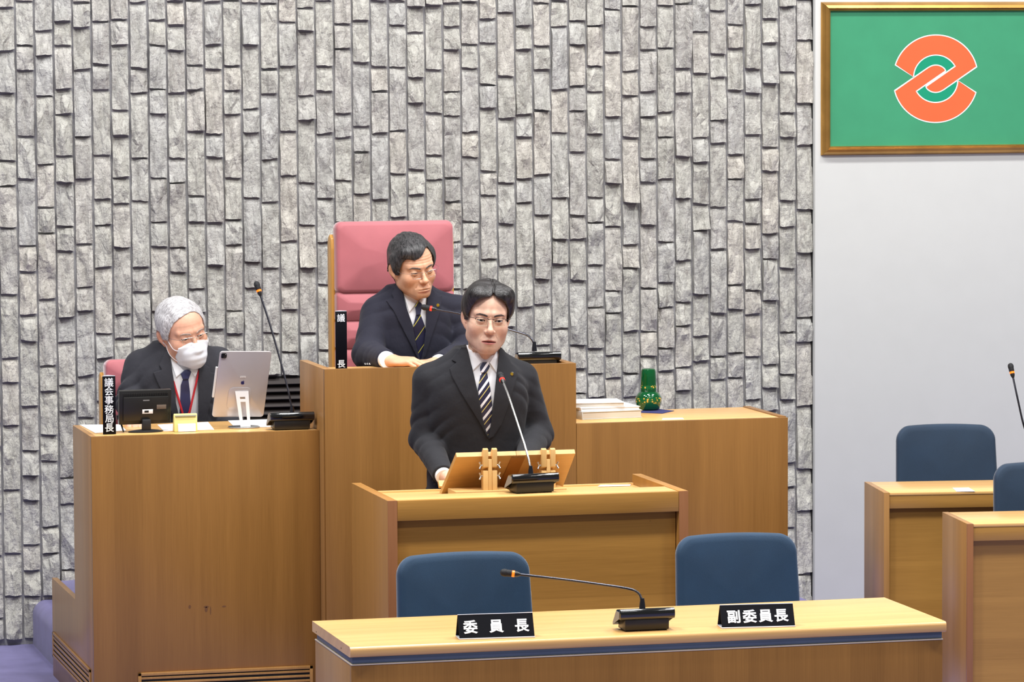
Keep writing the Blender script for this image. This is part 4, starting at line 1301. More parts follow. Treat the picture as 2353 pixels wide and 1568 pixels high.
def hair_mat(name, dark, light, rough=.38, share=.62, scale=(260, 60, 60)):
    m, nt, b = new_mat(name)
    L = nt.links.new
    tc = node(nt, 'ShaderNodeTexCoord')
    mp = node(nt, 'ShaderNodeMapping'); mp.inputs['Scale'].default_value = scale; mp.inputs['Rotation'].default_value = (.3, .5, 0)
    L(tc.outputs['Object'], mp.inputs['Vector'])
    n1 = node(nt, 'ShaderNodeTexNoise', i_Scale=1.0, i_Detail=4.0, i_Roughness=.65, i_Distortion=.6); L(mp.outputs['Vector'], n1.inputs['Vector'])
    r = ramp(nt, [(.38, dark), (share, light)]); L(n1.outputs['Fac'], r.inputs['Fac'])
    L(r.outputs['Color'], b.inputs['Base Color']); b.inputs['Roughness'].default_value = rough
    bp = node(nt, 'ShaderNodeBump', i_Strength=.55, i_Distance=.004); L(n1.outputs['Fac'], bp.inputs['Height']); L(bp.outputs['Normal'], b.inputs['Normal'])
    return m
def cloth(name, col, rough=.8, pin=0.0, bump=.25, sheen=.06):
    m, nt, b = new_mat(name)
    L = nt.links.new
    tc = node(nt, 'ShaderNodeTexCoord')
    nz = node(nt, 'ShaderNodeTexNoise', i_Scale=900.0, i_Detail=1.0); L(tc.outputs['Object'], nz.inputs['Vector'])
    c = np.array(col[:3])
    r = ramp(nt, [(.3, tuple(c * .8) + (1,)), (.7, tuple(c * 1.2) + (1,))]); L(nz.outputs['Fac'], r.inputs['Fac'])
    L(r.outputs['Color'], b.inputs['Base Color'])
    b.inputs['Roughness'].default_value = rough; b.inputs['Sheen Weight'].default_value = sheen; b.inputs['Specular IOR Level'].default_value = .3
    n2 = node(nt, 'ShaderNodeTexNoise', i_Scale=14.0, i_Detail=3.0); L(tc.outputs['Object'], n2.inputs['Vector'])
    bp = node(nt, 'ShaderNodeBump', i_Strength=bump, i_Distance=.02); L(n2.outputs['Fac'], bp.inputs['Height'])
    bp2 = node(nt, 'ShaderNodeBump', i_Strength=.25, i_Distance=.001); L(nz.outputs['Fac'], bp2.inputs['Height']); L(bp.outputs['Normal'], bp2.inputs['Normal'])
    L(bp2.outputs['Normal'], b.inputs['Normal'])
    return m
def striped(name, base, bands, period, angle, origin):
    """tie cloth: bands = [(start, end, colour)] in parts of one period, running down to the left"""
    m, nt, b = new_mat(name)
    L = nt.links.new
    tc = node(nt, 'ShaderNodeTexCoord'); sp = node(nt, 'ShaderNodeSeparateXYZ'); L(tc.outputs['Object'], sp.inputs[0])
    a = node(nt, 'ShaderNodeMath', operation='MULTIPLY'); a.inputs[1].default_value = math.sin(angle) / period; L(sp.outputs['X'], a.inputs[0])
    c = node(nt, 'ShaderNodeMath', operation='MULTIPLY'); c.inputs[1].default_value = -math.cos(angle) / period; L(sp.outputs['Z'], c.inputs[0])
    s = node(nt, 'ShaderNodeMath', operation='ADD'); L(a.outputs[0], s.inputs[0]); L(c.outputs[0], s.inputs[1])
    s2 = node(nt, 'ShaderNodeMath', operation='ADD'); s2.inputs[1].default_value = origin + 50; L(s.outputs[0], s2.inputs[0])
    f = node(nt, 'ShaderNodeMath', operation='FRACT'); L(s2.outputs[0], f.inputs[0])
    stops = [(0.0, base)]
    for p0, p1, cc in bands: stops += [(p0, cc), (p1, base)]
    r = ramp(nt, stops, 'CONSTANT'); L(f.outputs[0], r.inputs['Fac']); L(r.outputs['Color'], b.inputs['Base Color'])
    b.inputs['Roughness'].default_value = .45; b.inputs['Sheen Weight'].default_value = .2
    return m

M_shirt = simple('white shirt cotton', rgb(236, 238, 244), .8, var=.02, bump=.1, bscale=300)
M_charcoal = cloth('charcoal suit wool', rgb(35, 35, 40))
M_navysuit = cloth('dark navy suit wool', rgb(34, 34, 48))
M_greysuit = cloth('dark grey striped suit wool', rgb(45, 45, 52))
M_trouser = cloth('dark trousers', rgb(36, 36, 42))
M_shoe = simple('black shoe leather', rgb(16, 15, 15), .25, coat=.3)
M_button = simple('dark button', rgb(60, 56, 54), .3)
M_gilt = simple('gilt badge', rgb(206, 170, 60), .3, metal=.7)
M_lens = None
def lens_mat():
    m, nt, b = new_mat('spectacle lens')
    out = nt.nodes['Material Output']
    tr = node(nt, 'ShaderNodeBsdfTransparent'); tr.inputs['Color'].default_value = (.93, .93, .90, 1)
    gl = node(nt, 'ShaderNodeBsdfGlossy'); gl.inputs['Roughness'].default_value = .02
    lw = node(nt, 'ShaderNodeFresnel'); lw.inputs['IOR'].default_value = 1.35
    mx = node(nt, 'ShaderNodeMixShader')
    nt.links.new(lw.outputs[0], mx.inputs[0]); nt.links.new(tr.outputs[0], mx.inputs[1]); nt.links.new(gl.outputs[0], mx.inputs[2])
    nt.links.new(mx.outputs[0], out.inputs['Surface'])
    return m
M_lens = lens_mat()
M_rimdark = simple('dark spectacle rim', rgb(58, 50, 52), .3, metal=.6)
M_rimlite = simple('silver spectacle rim', rgb(176, 172, 170), .25, metal=.9)
M_lash = simple('lashes', rgb(36, 28, 26), .6)

# ---------------------------------------------------------------- heads
def head_field(k):
    """face and skull in head space: eyes at z = 0, face towards -y, x to the picture's right. k: dict of shape settings"""
    wf = k.get('w', 1.0); jaw = k.get('jaw', 1.0); open_ = k.get('open', .0045); cheek = k.get('cheek', 0.0); mouth_open = k.get('mouth', .0)
    age = k.get('age', 0.0); zl = k.get('zl', 1.0); lp = k.get('lip', 1.0)
    def fn(P):
        P = P.copy(); P[:, 0] /= wf
        P[:, 2] = np.where(P[:, 2] < 0, P[:, 2] / zl, P[:, 2])
        X = np.abs(P[:, 0]); Q = P.copy(); Q[:, 0] = X            # mirrored half
        d = ell(P, (0, .012, .034), (.0745, .094, .083))
        d = smin(d, ell(P, (0, -.030, .030), (.064, .060, .060)), .02)               # forehead
        d = smin(d, ell(P, (0, -.028, -.040), (.0655 * (.5 + .5 * jaw), .060, .080)), .025)
        d = smin(d, ell(Q, (.046, -.022, -.050), (.0195, .034, .036)), .025)    # mid face
        d = smin(d, ell(P, (0, -.046, -.085), (.041 * jaw, .040, .031)), .022)              # lower jaw
        d = smin(d, cap(Q, (.053 * jaw, .000, -.066), (.016, -.070, -.101), .015, .015), .026)   # jaw line
        d = smin(d, ell(P, (0, -.079, -.101), (.020, .014, .013)), .016)                 # chin
        d = smin(d, sph(Q, (.045, -.060, -.030), .0195 - cheek * .002), .028)              # cheek bones
        d = smin(d, cap(Q, (.010, -.0865, .019), (.046, -.071, .020), .011, .009), .014)      # brow ridge
        d = smax(d, -ell(Q, (.033, -.101, -.002), (.018, .016, .0105)), .012)             # orbit
        d = smin(d, ell(P, (0, -.077, -.074), (.031, .022, .025)), .016)                 # mouth mound
        # nose
        n = cap(P, (0, -.0885, .002), (0, -.1085, -.0345), .0064, .0098)
        n = smin(n, sph(P, (0, -.1095, -.0370), .0104), .008)
        n = smin(n, ell(Q, (.0118, -.0970, -.0405), (.0088, .0105, .0076)), .006)
        d = smin(d, n, .0085)
        d = smax(d, -ell(Q, (.0066, -.1035, -.0482), (.0044, .0058, .0044)), .0025)           # nostrils
        # lids: bulge over the eyeball, then a slit
        lid = sph(Q, (.0315, -.0765, -.002), .0150)
        d = smin(d, lid, .006)
        xs = (X - .0315) / .0150
        up_ = open_ * np.clip(1 - xs * xs, 0, 1) ** .6
        slit = np.maximum(np.abs(P[:, 2] + .0026 - .0010 * xs) - up_, np.maximum(X - .0455, .0175 - X))
        slit = np.maximum(slit, P[:, 1] + .072)
        d = smax(d, -slit, .0014)
        fold = np.abs(P[:, 2] - (.0060 - .0030 * xs * xs)) - .0006                   # lid crease
        fold = np.maximum(np.maximum(fold, np.abs(X - .0325) - .014), np.abs(P[:, 1] + .088) - .012)
        d = smax(d, -np.maximum(fold, -(d + .0012)), .0015)
        # lips
        zc = -.0735
        lipx = P[:, 0] / .025
        arch = .0022 * np.cos(np.clip(lipx, -1, 1) * 4.2) * np.exp(-lipx * lipx * 1.5)
        ul = ell(np.stack([P[:, 0], P[:, 1] - .0095 * lipx ** 2, P[:, 2] + .0030 * lipx ** 2 - arch], 1), (0, -.0945, zc + .0032 + mouth_open * .4), (.0245, .0085, .0048 * lp))
        ll = ell(np.stack([P[:, 0], P[:, 1] - .0085 * lipx ** 2, P[:, 2] - .0020 * lipx ** 2], 1), (0, -.0935, zc - .0075 - mouth_open * .6), (.0205, .0085, .0056 * lp))
        d = smin(d, ul, .006); d = smin(d, ll, .006)
        gap = np.maximum(np.abs(P[:, 2] - (zc - .0022 - .0012 * lipx ** 2)) - (.0008 + mouth_open * .5 * np.clip(1 - lipx ** 2, 0, 1)), np.maximum(np.abs(P[:, 0]) - .0235, P[:, 1] + .083 - .010 * lipx ** 2))
        d = smax(d, -gap, .002)
        # philtrum and folds from nose to mouth
        d = smax(d, -cap(P, (0, -.103, -.052), (0, -.101, -.066), .0018), .003)
        fo = cap(Q, (.0185, -.092, -.042), (.030, -.083, -.068), .0005 + .0010 * age, .0002 + .0006 * age)
        d = smax(d, -fo, .004 + .002 * age)
        if age:
            bag = cap(Q, (.021, -.088, -.0155), (.044, -.077, -.0150), .0012, .0010)
            d = smax(d, -bag, .004)
            w_ = np.sin(P[:, 2] * 620) * .0006 * k.get('wrk', age) * np.exp(-((P[:, 2] - .045) / .02) ** 2) * (P[:, 1] < -.05)
            d = d + w_
        # ears
        c, s = math.cos(.42), math.sin(.42)
        E = (Q - V(.0750, .012, -.012)) / F32(1.10); ex = E[:, 0] * c - E[:, 1] * s; ey = E[:, 0] * s + E[:, 1] * c
        ez = E[:, 2] * .97 + ey * .22; ey = ey - E[:, 2] * .22
        E2 = np.stack([ex, ey, ez], 1)
        ear = ell(E2, (0, .004, .006), (.0075, .0185, .0255)); ear = smin(ear, ell(E2, (-.001, -.003, -.021), (.0060, .0095, .0110)), .008)
        ear = smax(ear, -ell(E2, (.0085, -.003, .003), (.0078, .0120, .0180)), .003)
        ear = smax(ear, -ell(E2, (.0035, -.016, .002), (.0050, .0110, .0140)), .003)
        ear = smin(ear, cap(E2, (.000, -.0135, .001), (.003, -.010, -.009), .0042), .005)
        d = smin(d, ear, .007)
        # neck
        nk = cap(P, (0, .028, -.06), (0, k.get('nk', .045), -.23), .052, .057)
        nk = smin(nk, cap(Q, (.045, .03, -.05), (.012, -.012, -.185), .014, .012), .02)
        nk = smin(nk, sph(P, (0, -.020, -.140), .012), .02)
        d = smin(d, nk, .022)
        return d * min(1, wf)
    return fn

def rot_m(yaw, pitch, roll):
    return np.array(Matrix.Rotation(math.radians(yaw), 3, 'Z') @ Matrix.Rotation(math.radians(pitch), 3, 'X') @ Matrix.Rotation(math.radians(roll), 3, 'Y'))

class Head:
    """places a head so that the point between the eyes appears at a picture point"""
    def __init__(s, px, py, y, yaw, pitch, roll, scale=1.0):
        s.R = rot_m(yaw, pitch, roll); s.k = scale
        face = np.array((0, -.092, -.002)) * scale
        f = s.R @ face
        t = np.array(at(px, py, y + f[1]))
        s.o = t - f
    def w(s, p):   # head space -> world
        return (np.asarray(p, float) * s.k) @ s.R.T + s.o
    def l(s, P):   # world -> head space
        return ((P - s.o.astype(F32)) @ s.R.astype(F32) / F32(s.k)).astype(F32)
    def field(s, fn):
        return lambda P: fn(s.l(P)) * s.k
    def mat(s):
        m = Matrix([list(r) for r in s.R]).to_4x4() @ Matrix.Scale(s.k, 4)
        return Matrix.Translation(Vector(s.o)) @ m

def eyeballs(H, gaze, parent, iris=(38, 24, 18)):
    for sx in (-1, 1):
        bmm = bmesh.new(); bmesh.ops.create_uvsphere(bmm, u_segments=40, v_segments=24, radius=.0124)
        me = bpy.data.meshes.new('eye'); bmm.to_mesh(me); bmm.free()
        n = len(me.vertices); a = np.empty(n * 3, F32); me.vertices.foreach_get('co', a); a = a.reshape(-1, 3)
        g = np.array(gaze, float); g /= np.linalg.norm(g)
        ang_ = np.arccos(np.clip((a / .0124) @ g, -1, 1)) * .0124
        # finer vertex rings around the gaze axis
        up_ = np.array((0, 0, 1.)); r_ = np.cross(up_, g); r_ /= np.linalg.norm(r_); u_ = np.cross(g, r_)
        vs, cols, rings = [], [], [0, .0022, .0024, .0042, .0055, .0057, .009, .013, .018, .024, .034, .0389]
        fs = []
        N = 28
        for i, s_ in enumerate(rings):
            th = s_ / .0124
            for k in range(N):
                ph = 2 * PI * k / N
                vs.append((g * math.cos(th) + (r_ * math.cos(ph) + u_ * math.sin(ph)) * math.sin(th)) * .0124)
                c = (.006, .005, .005) if s_ <= .0022 else (tuple(lin(x) for x in iris) if s_ <= .0055 else (.62, .58, .55))
                cols.append(c + (1,))
        for i in range(len(rings) - 1):
            for k in range(N):
                fs.append((i * N + k, i * N + (k + 1) % N, (i + 1) * N + (k + 1) % N, (i + 1) * N + k))
        bpy.data.meshes.remove(me)
        v = np.array(vs) + np.array((sx * .0315, -.0765, -.002))
        me = to_mesh('eye', H.w(v), np.array(fs), np.array(cols))
        link('eye', me, M_eye, parent, True)
def eye_mat():
    m, nt, b = new_mat('eye')
    at_ = node(nt, 'ShaderNodeVertexColor', layer_name='tint')
    nt.links.new(at_.outputs['Color'], b.inputs['Base Color']); b.inputs['Roughness'].default_value = .12
    return m
M_eye = eye_mat()

def local_shell(H, hf, poly, thick, y_max, name, mat, parent, h=.0012, zflip=False, it=2, extra=None):
    """thin layer following the face inside an outline given in head space (x, z)"""
    p = np.array(poly)
    def fn(P):
        L = H.l(P); d = hf(L)
        s = np.maximum(d - thick, poly2(L[:, 0], L[:, 2], poly)); s = np.maximum(s, L[:, 1] - y_max)
        if extra is not None: s = extra(L, s)
        return s * H.k
    c = [(x, yy, z) for x in (p[:, 0].min() - .004, p[:, 0].max() + .004) for z in (p[:, 1].min() - .004, p[:, 1].max() + .004) for yy in (-.125, y_max)]
    W_ = np.array([H.w(q) for q in c])
    return grow(name, fn, W_.min(0) - .003, W_.max(0) + .003, h, mat, parent, it)

def snap(hf, pts, off):
    """lift the points of a path onto the outside of a head"""
    out = []
    for p in pts:
        p = np.array(p, float)
        for _ in range(6):
            d = float(hf(np.array([p], F32))[0])
            if d >= off: break
            g = np.array([float(hf(np.array([p + e], F32))[0]) - d for e in np.eye(3) * .0008]); g /= np.linalg.norm(g) + 1e-9
            p = p + g * (off - d)
        out.append(tuple(p))
    return out
def tubes(H, name, paths, r, mat, parent, n=8):
    m = MB()
    for pth in paths:
        m.tube([Vector(H.w(q)) for q in pth], r, n)
    return m.build(name, mat, parent, True)

# ---------------------------------------------------------------- hands
def hand_field(M, side, bends, spread=.06, thumb=(35, 20), scale=1.0):
    """hand in its own space: wrist at the origin, fingers along -y, back of the hand up (+z); side = +1 thumb towards +x"""
    Mi = np.array(M.inverted(), F32)
    segs = []
    base = [(-.030, -.086, .000), (-.010, -.094, .003), (.011, -.093, .003), (.030, -.086, .000)]
    lens = [(.034, .022, .018), (.042, .027, .021), (.039, .025, .020), (.031, .019, .017)]   # index..little when side=-1 mirrored
    rad = [(.0092, .0084, .0075), (.0096, .0086, .0078), (.0092, .0083, .0075), (.0082, .0074, .0066)]
    order = range(4)
    for i in order:
        j = i
        bx, by, bz = base[i]; bx *= -side
        a = (i - 1.5) * spread * -side * -1
        p = np.array((bx, by, bz)); pit = 0.0
        knuck = (np.array((bx * .55, -.02, 0)), p, .0115, .0105)
        segs.append(knuck)
        for q in range(3):
            pit += math.radians(bends[i][q])
            dr = np.array((math.sin(-a if side > 0 else a) * math.cos(pit), -math.cos(a) * math.cos(pit), -math.sin(pit)))
            e = p + dr * lens[i][q]
            segs.append((p, e, rad[i][q], rad[i][min(q + 1, 2)] * .96)); p = e
    # thumb from the side of the palm
    p = np.array((side * .026, -.022, -.006)); az, dn = math.radians(thumb[0]), math.radians(thumb[1])
    for ln, r0, r1, da in ((.042, .0140, .0110, 0), (.032, .0108, .0098, -14), (.024, .0098, .0082, -10)):
        dr = np.array((side * math.sin(az) * math.cos(dn), -math.cos(az) * math.cos(dn), -math.sin(dn)))
        e = p + dr * ln; segs.append((p, e, r0, r1)); p = e; az += math.radians(da)
    def fn(P):
        L = (P @ Mi[:3, :3].T + Mi[:3, 3]) / F32(scale)
        d = ell(L, (0, -.050, -.002), (.043, .054, .0165))
        d = smin(d, cap(L, (0, .012, 0), (0, -.01, 0), .026, .026), .02)
        for a, b, r0, r1 in segs[:0]: pass
        f = None
        for a, b, r0, r1 in segs:
            c = cap(L, a, b, r0, r1)
            f = c if f is None else smin(f, c, .0035)
        return smin(d, f, .010) * scale
    return fn
def hand_mesh(M, side, bends, h=.0018, **kw):
    fn = hand_field(M, side, bends, **kw)
    k = kw.get('scale', 1.0)
    c = np.array([np.array(M @ Vector(q)) for q in [(x * k, y * k, z * k) for x in (-.085, .085) for y in (-.21, .06) for z in (-.10, .05)]])
    v, q = nets(fn, c.min(0), c.max(0), h)
    return relax(v, q, 1), q
# ---------------------------------------------------------------- the three men
def lerp_rows(rows, z):
    r = np.array(rows, float); r = r[r[:, 0].argsort()]
    t = np.linspace(r[0, 0], r[-1, 0], 240); k = np.hanning(61); k /= k.sum()
    out = []
    for i in range(1, r.shape[1]):
        s = np.interp(t, r[:, 0], r[:, i]); s = np.convolve(np.pad(s, 30, mode='edge'), k, 'valid')
        out.append(np.interp(z, t, s).astype(F32))
    return out
def torso_field(cx, cy, yaw, rows, lean=0.0, z0=0.0):
    """trunk as elliptical rings: rows = (z, half width, half depth); lean tips it forward above z0"""
    c, s = math.cos(math.radians(yaw)), math.sin(math.radians(yaw))
    zs = [r[0] for r in rows]; zl, zh = min(zs), max(zs)
    def fn(P):
        x = P[:, 0] - cx; y = P[:, 1] - cy + lean * (P[:, 2] - z0)
        X = x * c + y * s; Y = -x * s + y * c
        w, d = lerp_rows(rows, P[:, 2])
        q = (np.abs(X / w) ** 2.4 + np.abs(Y / d) ** 2.4) ** (1 / 2.4)
        a = (q - 1) * np.minimum(w, d)
        return np.maximum(np.maximum(a, P[:, 2] - zh), zl - P[:, 2])
    return fn

def man(label, H, hk, skin, lips, beard, torso, neck_c, shoulders, arms, legs, suit_mat, polys, tie_mat, hands, box_, jz, tr_floor, tuck, wr=1.0, shirt_in=.013):
    hf = head_field(hk)
    hw = H.field(hf)
    # --- body: head and neck fine, trunk, limbs and hands
    v1, q1 = nets(hw, (H.o - np.array((.135, .16, .24))), (H.o + np.array((.135, .16, .16))), .0017)
    v1 = relax(v1, q1, 1, .4)
    L = H.l(v1.astype(F32))
    base = np.array([lin(c) for c in skin]); lc = np.array([lin(c) for c in lips])
    col = np.tile(np.append(base, 1), (len(v1), 1))
    lx = L[:, 0] / .025
    m = np.exp(-(np.maximum(0, np.abs(L[:, 2] + .0765) - .0065 * hk.get('lip', 1.0) * np.clip(1 - lx * lx, 0, 1)) / .0022) ** 2) * (np.abs(L[:, 0]) < .026) * (L[:, 1] < -.080)
    col[:, :3] = col[:, :3] * (1 - m[:, None]) + lc * m[:, None]
    # shaved beard tone, warmer cheeks, ears and nose
    bd = np.exp(-((L[:, 2] + .085) / .030) ** 2) * (L[:, 1] < -.02) * beard * (1 - m)
    col[:, :3] *= (1 - bd[:, None] * np.array((.30, .24, .18)))
    rd = np.exp(-((np.abs(L[:, 0]) - .045) / .018) ** 2 - ((L[:, 2] + .035) / .02) ** 2) * (L[:, 1] < -.03) * .5 + np.exp(-(L[:, 0] / .016) ** 2 - ((L[:, 2] + .042) / .014) ** 2) * (L[:, 1] < -.09) * .6 + (np.abs(L[:, 0]) > .074) * .5
    col[:, :3] *= (1 - rd[:, None] * np.array((.0, .14, .16)))
    def limbs(P, shrink):
        d = None
        for a in arms:
            pts, rr = a
            for i in range(len(pts) - 1):
                c = cap(P, pts[i], pts[i + 1], rr[i] - shrink, rr[i + 1] - shrink)
                d = c if d is None else smin(d, c, .02)
        return d
    def trousers(P):
        d = None
        for pts, rr in legs:
            for i in range(len(pts) - 1):
                c = cap(P, pts[i], pts[i + 1], rr[i], rr[i + 1]); d = c if d is None else smin(d, c, .03)
        return d
    def shoulders_f(P, sh=0):
        d = None
        for a, b, r0, r1 in shoulders:
            c = cap(P, a, b, r0 - sh, r1 - sh); d = c if d is None else smin(d, c, .03)
        return d
    lo, hi = np.array(box_[0], float), np.array(box_[1], float)
    def core(P):
        d = smin(torso(P) + .030, shoulders_f(P, .028), .03)
        d = smin(d, limbs(P, .020), .02); d = smin(d, trousers(P) + .018, .03)
        d = smin(d, cap(P, neck_c[0], neck_c[1], .045, .050), .02)
        return d
    lob = np.minimum(lo, np.array((lo[0], lo[1] - .35, tr_floor))); 
    v2, q2 = nets(core, (lo[0] - .02, lo[1] - .35, tr_floor), (hi[0] + .02, hi[1] + .05, hi[2]), .009, margin=2)
    parts = [(v1, q1), (v2, q2)] + [hand_mesh(*h_[:3], **h_[3]) for h_ in hands]
    v, q = join(*parts)
    col = np.concatenate([col, np.tile(np.append(base, 1), (len(v) - len(col), 1))])
    loc = Vector((neck_c[0][0], neck_c[0][1], tr_floor))
    me = to_mesh('person', v - np.array(loc), q, col)
    P_ = bpy.data.objects.new('person', me); COL.objects.link(P_); P_.location = loc
    me.materials.append(skin_mat('skin', None, None))
    tag(P_, label, 'person')
    # --- clothes
    def folds(P):
        f = np.zeros(len(P), F32)
        for a in arms:
            pts, rr = a
            e = np.asarray(pts[1], F32); ax = np.asarray(pts[2], F32) - np.asarray(pts[0], F32); ax /= np.linalg.norm(ax)
            d = P - e; r = np.sqrt((d * d).sum(1)); t = d @ ax
            f += ((np.abs(np.sin(t * 62 + 2.6 * wob(P, 13, 3) + 1.2 * wob(P, 30, 8))) - .6) * -.0140 * (.55 + .45 * wob(P, 20, 15))) * np.exp(-(r / .12) ** 2)
            s0 = np.asarray(pts[0], F32); d = P - s0; r = np.sqrt((d * d).sum(1)); t = d @ ax
            f += ((np.abs(np.sin(t * 45 + 2.5 * wob(P, 12, 5) + (P[:, 0] * 14))) - .6) * -.0055 * (.5 + .5 * wob(P, 18, 16))) * np.exp(-((r - .09) / .07) ** 2)
        return f * wr + wob(P, 26, 9) * .0009 + wob(P, 8, 4) * .0008
    def jacket0(P):
        d = smin(torso(P), shoulders_f(P), .035)
        return smin(d, limbs(P, 0), .012)
    def jacket(P):
        d = jacket0(P) + folds(P)
        z0 = jz
        d = smax(d, z0 - P[:, 2], .004)
        # cut sleeves off at the wrist
        for pts, rr in arms:
            w0 = np.asarray(pts[-1], F32); dr = w0 - np.asarray(pts[-2], F32); dr /= np.linalg.norm(dr)
            c = (P - w0) @ dr; near = np.sqrt(((P - w0) ** 2).sum(1)) < .10
            d = np.where(near, smax(d, c, .003), d)
        op = np.maximum(outline(P, polys['V']), P[:, 1] - neck_c[0][1] + .01)
        d = smax(d, -op, .002)
        # hollow where the neck comes out
        d = smax(d, -(cap(P, neck_c[0], neck_c[1], .056, .060)), .004)
        return d
    jk = grow('jacket', jacket, lo, hi, .0036, suit_mat, P_, 1)
    def smooth_j(P): return jacket0(P) + wob(P, 26, 9) * .0009 + wob(P, 8, 4) * .0008
    fy = neck_c[0][1]
    def patch(name, poly, field, off, mat, parent, h=.0019, it=2, deep=.012, round_=.0008):
        def fn(P):
            d = field(P)
            s = np.maximum(np.maximum(d - off, -(d + deep)), outline(P, poly) + round_)
            return np.maximum(s, P[:, 1] - fy)
        c = [np.array(at(px, py, yy)) for px, py in poly for yy in (fy - .24, fy)]
        c = np.array(c)
        return grow(name, fn, c.min(0) - .012, c.max(0) + .012, h, mat, parent, it)
    for nm in ('lapelL', 'lapelR'):
        patch('lapel', polys[nm], smooth_j, .0062, suit_mat, jk)
    # shirt front and collar band
    def shirt0(P):
        d = smin(torso(P) + shirt_in, shoulders_f(P, .012), .03)
        return smin(d, smax(cap(P, neck_c[0], neck_c[1], .066, .0615), (P[:, 2] - neck_c[2] - (P[:, 1] - fy) * .55), .003), .020)
    lo2 = np.array((min(p[0] for p in (neck_c[0], neck_c[1])) - .13, fy - .22, lo[2] + .06)); hi2 = np.array((neck_c[0][0] + .13, fy + .10, neck_c[2] + .05))
    def shirt(P):
        d = shirt0(P) + wob(P, 40, 2) * .0008
        return smax(d, -cap(P, np.asarray(neck_c[0]) - (0, 0, .0), neck_c[1], .0535, .0545), .002)
    sh = grow('shirt', shirt, lo2, hi2, .0030, M_shirt, P_, 1)
    for nm in ('wingL', 'wingR'):
        patch('collar_wing', polys[nm], shirt0, .0062, M_shirt, sh, h=.0016)
    tie = patch('necktie', polys['blade'], shirt0, .0072, tie_mat, P_, h=.0018)
    patch('tie_knot', polys['knot'], shirt0, .0135, tie_mat, tie, h=.0016, it=3)
    # cuffs
    for (pts, rr), show in zip(arms, tuck):
        w0 = np.asarray(pts[-1], float); dr = w0 - np.asarray(pts[-2], float); dr /= np.linalg.norm(dr)
        r = rr[-1] - .006
        MB().tube([Vector(w0 - dr * .05), Vector(w0 + dr * (show - .002)), Vector(w0 + dr * show)], [r, r * .96, r * .92], 24).build('shirt_cuff', M_shirt, P_, True)
    # trousers, belt line hidden under the jacket; shoes
    al = np.array([p for pts, rr in legs for p in pts])
    grow('trousers', lambda P: smax(trousers(P) + wob(P, 20, 8) * .002, -(P[:, 2] - tr_floor - .05), .003), al.min(0) - .13, al.max(0) + .13, .0085, M_trouser, P_, 1)
    for pts, rr in legs:
        f = Vector(pts[-1])
        s = MB(); s.lathe([(0, 0), (.040, 0), (.046, .012), (.044, .03), (.034, .06), (.030, .085), (0, .09)], n=20)
        s.xform(Matrix.Translation((f.x, f.y - .05, tr_floor)) @ Matrix.Diagonal((1.0, 2.9, 1, 1)))
        s.build('shoe', M_shoe, P_, True)
    return P_, jk, hf, jacket, smooth_j, shirt0

def hair(H, name, parts, opening, zear, mat, parent, strand=(30, 380, 30), amp=.0013, ylim=-.012, back_z=-.070, extra=None, h=.0018, hf=None, burn=-.012, bf=-.003):
    def fn(P):
        L = H.l(P); d = None
        for c, r in parts:
            e = ell(L, c, r); d = e if d is None else smin(d, e, .024)
        d = smin(d, hf(L) - .0032, .008)
        d = d + amp * wob(L * V(*strand), 1.0, 21) + .0012 * wob(L, 70, 6)
        O = np.maximum(poly2(L[:, 0], L[:, 2], opening), L[:, 1] - ylim)
        d = smax(d, -O, .004)
        t = np.clip((L[:, 1] - .026) / .026, 0, 1); t = t * t * (3 - 2 * t)
        u = np.clip((L[:, 1] - bf) / .009, 0, 1); u = u * u * (3 - 2 * u)
        low = burn + (zear - burn) * u
        d = smax(d, (low + (back_z - low) * t) - L[:, 2], .003)
        if extra is not None: d = extra(L, d)
        return d * H.k
    c = np.array([H.w((x, y, z)) for x in (-.115, .115) for y in (-.125, .14) for z in (-.10, .17)])
    return grow(name, fn, c.min(0), c.max(0), h, mat, parent, 1)

def mirror(p): return [(-x, z) for x, z in p]
BROW = [(.011, .0165), (.022, .0208), (.038, .0228), (.049, .0180), (.0510, .0150), (.040, .0165), (.024, .0138), (.012, .0105)]

# ===== the standing speaker
H = Head(1126.7, 737.7, .735, -6, 3, 4.0)
rows = [(.70, .170, .120), (.95, .168, .118), (1.08, .170, .120), (1.22, .185, .126), (1.31, .168, .104), (1.365, .10, .080), (1.40, .07, .06)]
cx, cy = -.020, .82
LS, RS = (-.176, .83, 1.284), (.150, .83, 1.280)
LE, RE = tuple(at(979, 1010, .84)), tuple(at(1234, 1000, .84))
LW, RW = tuple(at(1018, 1092, .575)), tuple(at(1205, 1062, .56))
spk_polys = dict(
    V=[(1071, 780), (1073, 797), (1085, 847), (1098, 904), (1110.5, 971), (1121, 1003), (1127, 980), (1131, 952), (1136, 910), (1142, 856), (1148, 800), (1149, 780)],
    lapelL=[(1071, 788), (1060, 797), (1043, 818), (1037, 828), (1048, 834), (1032, 847), (1039, 868), (1058, 903), (1079, 937), (1100, 970), (1119, 1006), (1123, 1008), (1111.5, 971), (1099, 904), (1086, 847), (1073, 800)],
    lapelR=[(1147.5, 794), (1158, 804), (1171, 820), (1175, 835), (1191, 848), (1187, 872), (1171, 926), (1152, 978), (1134, 1005), (1122, 1012), (1130, 952), (1135, 910), (1141, 856), (1147, 806)],
    wingL=[(1069, 778), (1071, 800), (1086, 854), (1107, 834), (1092, 816), (1079, 797)],
    wingR=[(1150, 788), (1148, 825), (1142, 859), (1124, 834), (1136, 815)],
    knot=[(1108, 832), (1122, 832), (1126.5, 842), (1120, 858), (1104, 857), (1102, 844)],
    blade=[(1105, 853), (1119, 853), (1127, 891), (1132, 936), (1130, 985), (1122, 1010), (1112, 985), (1101, 933), (1097.5, 895)])
st_white, st_yel = rgb(232, 232, 238), rgb(206, 190, 110)
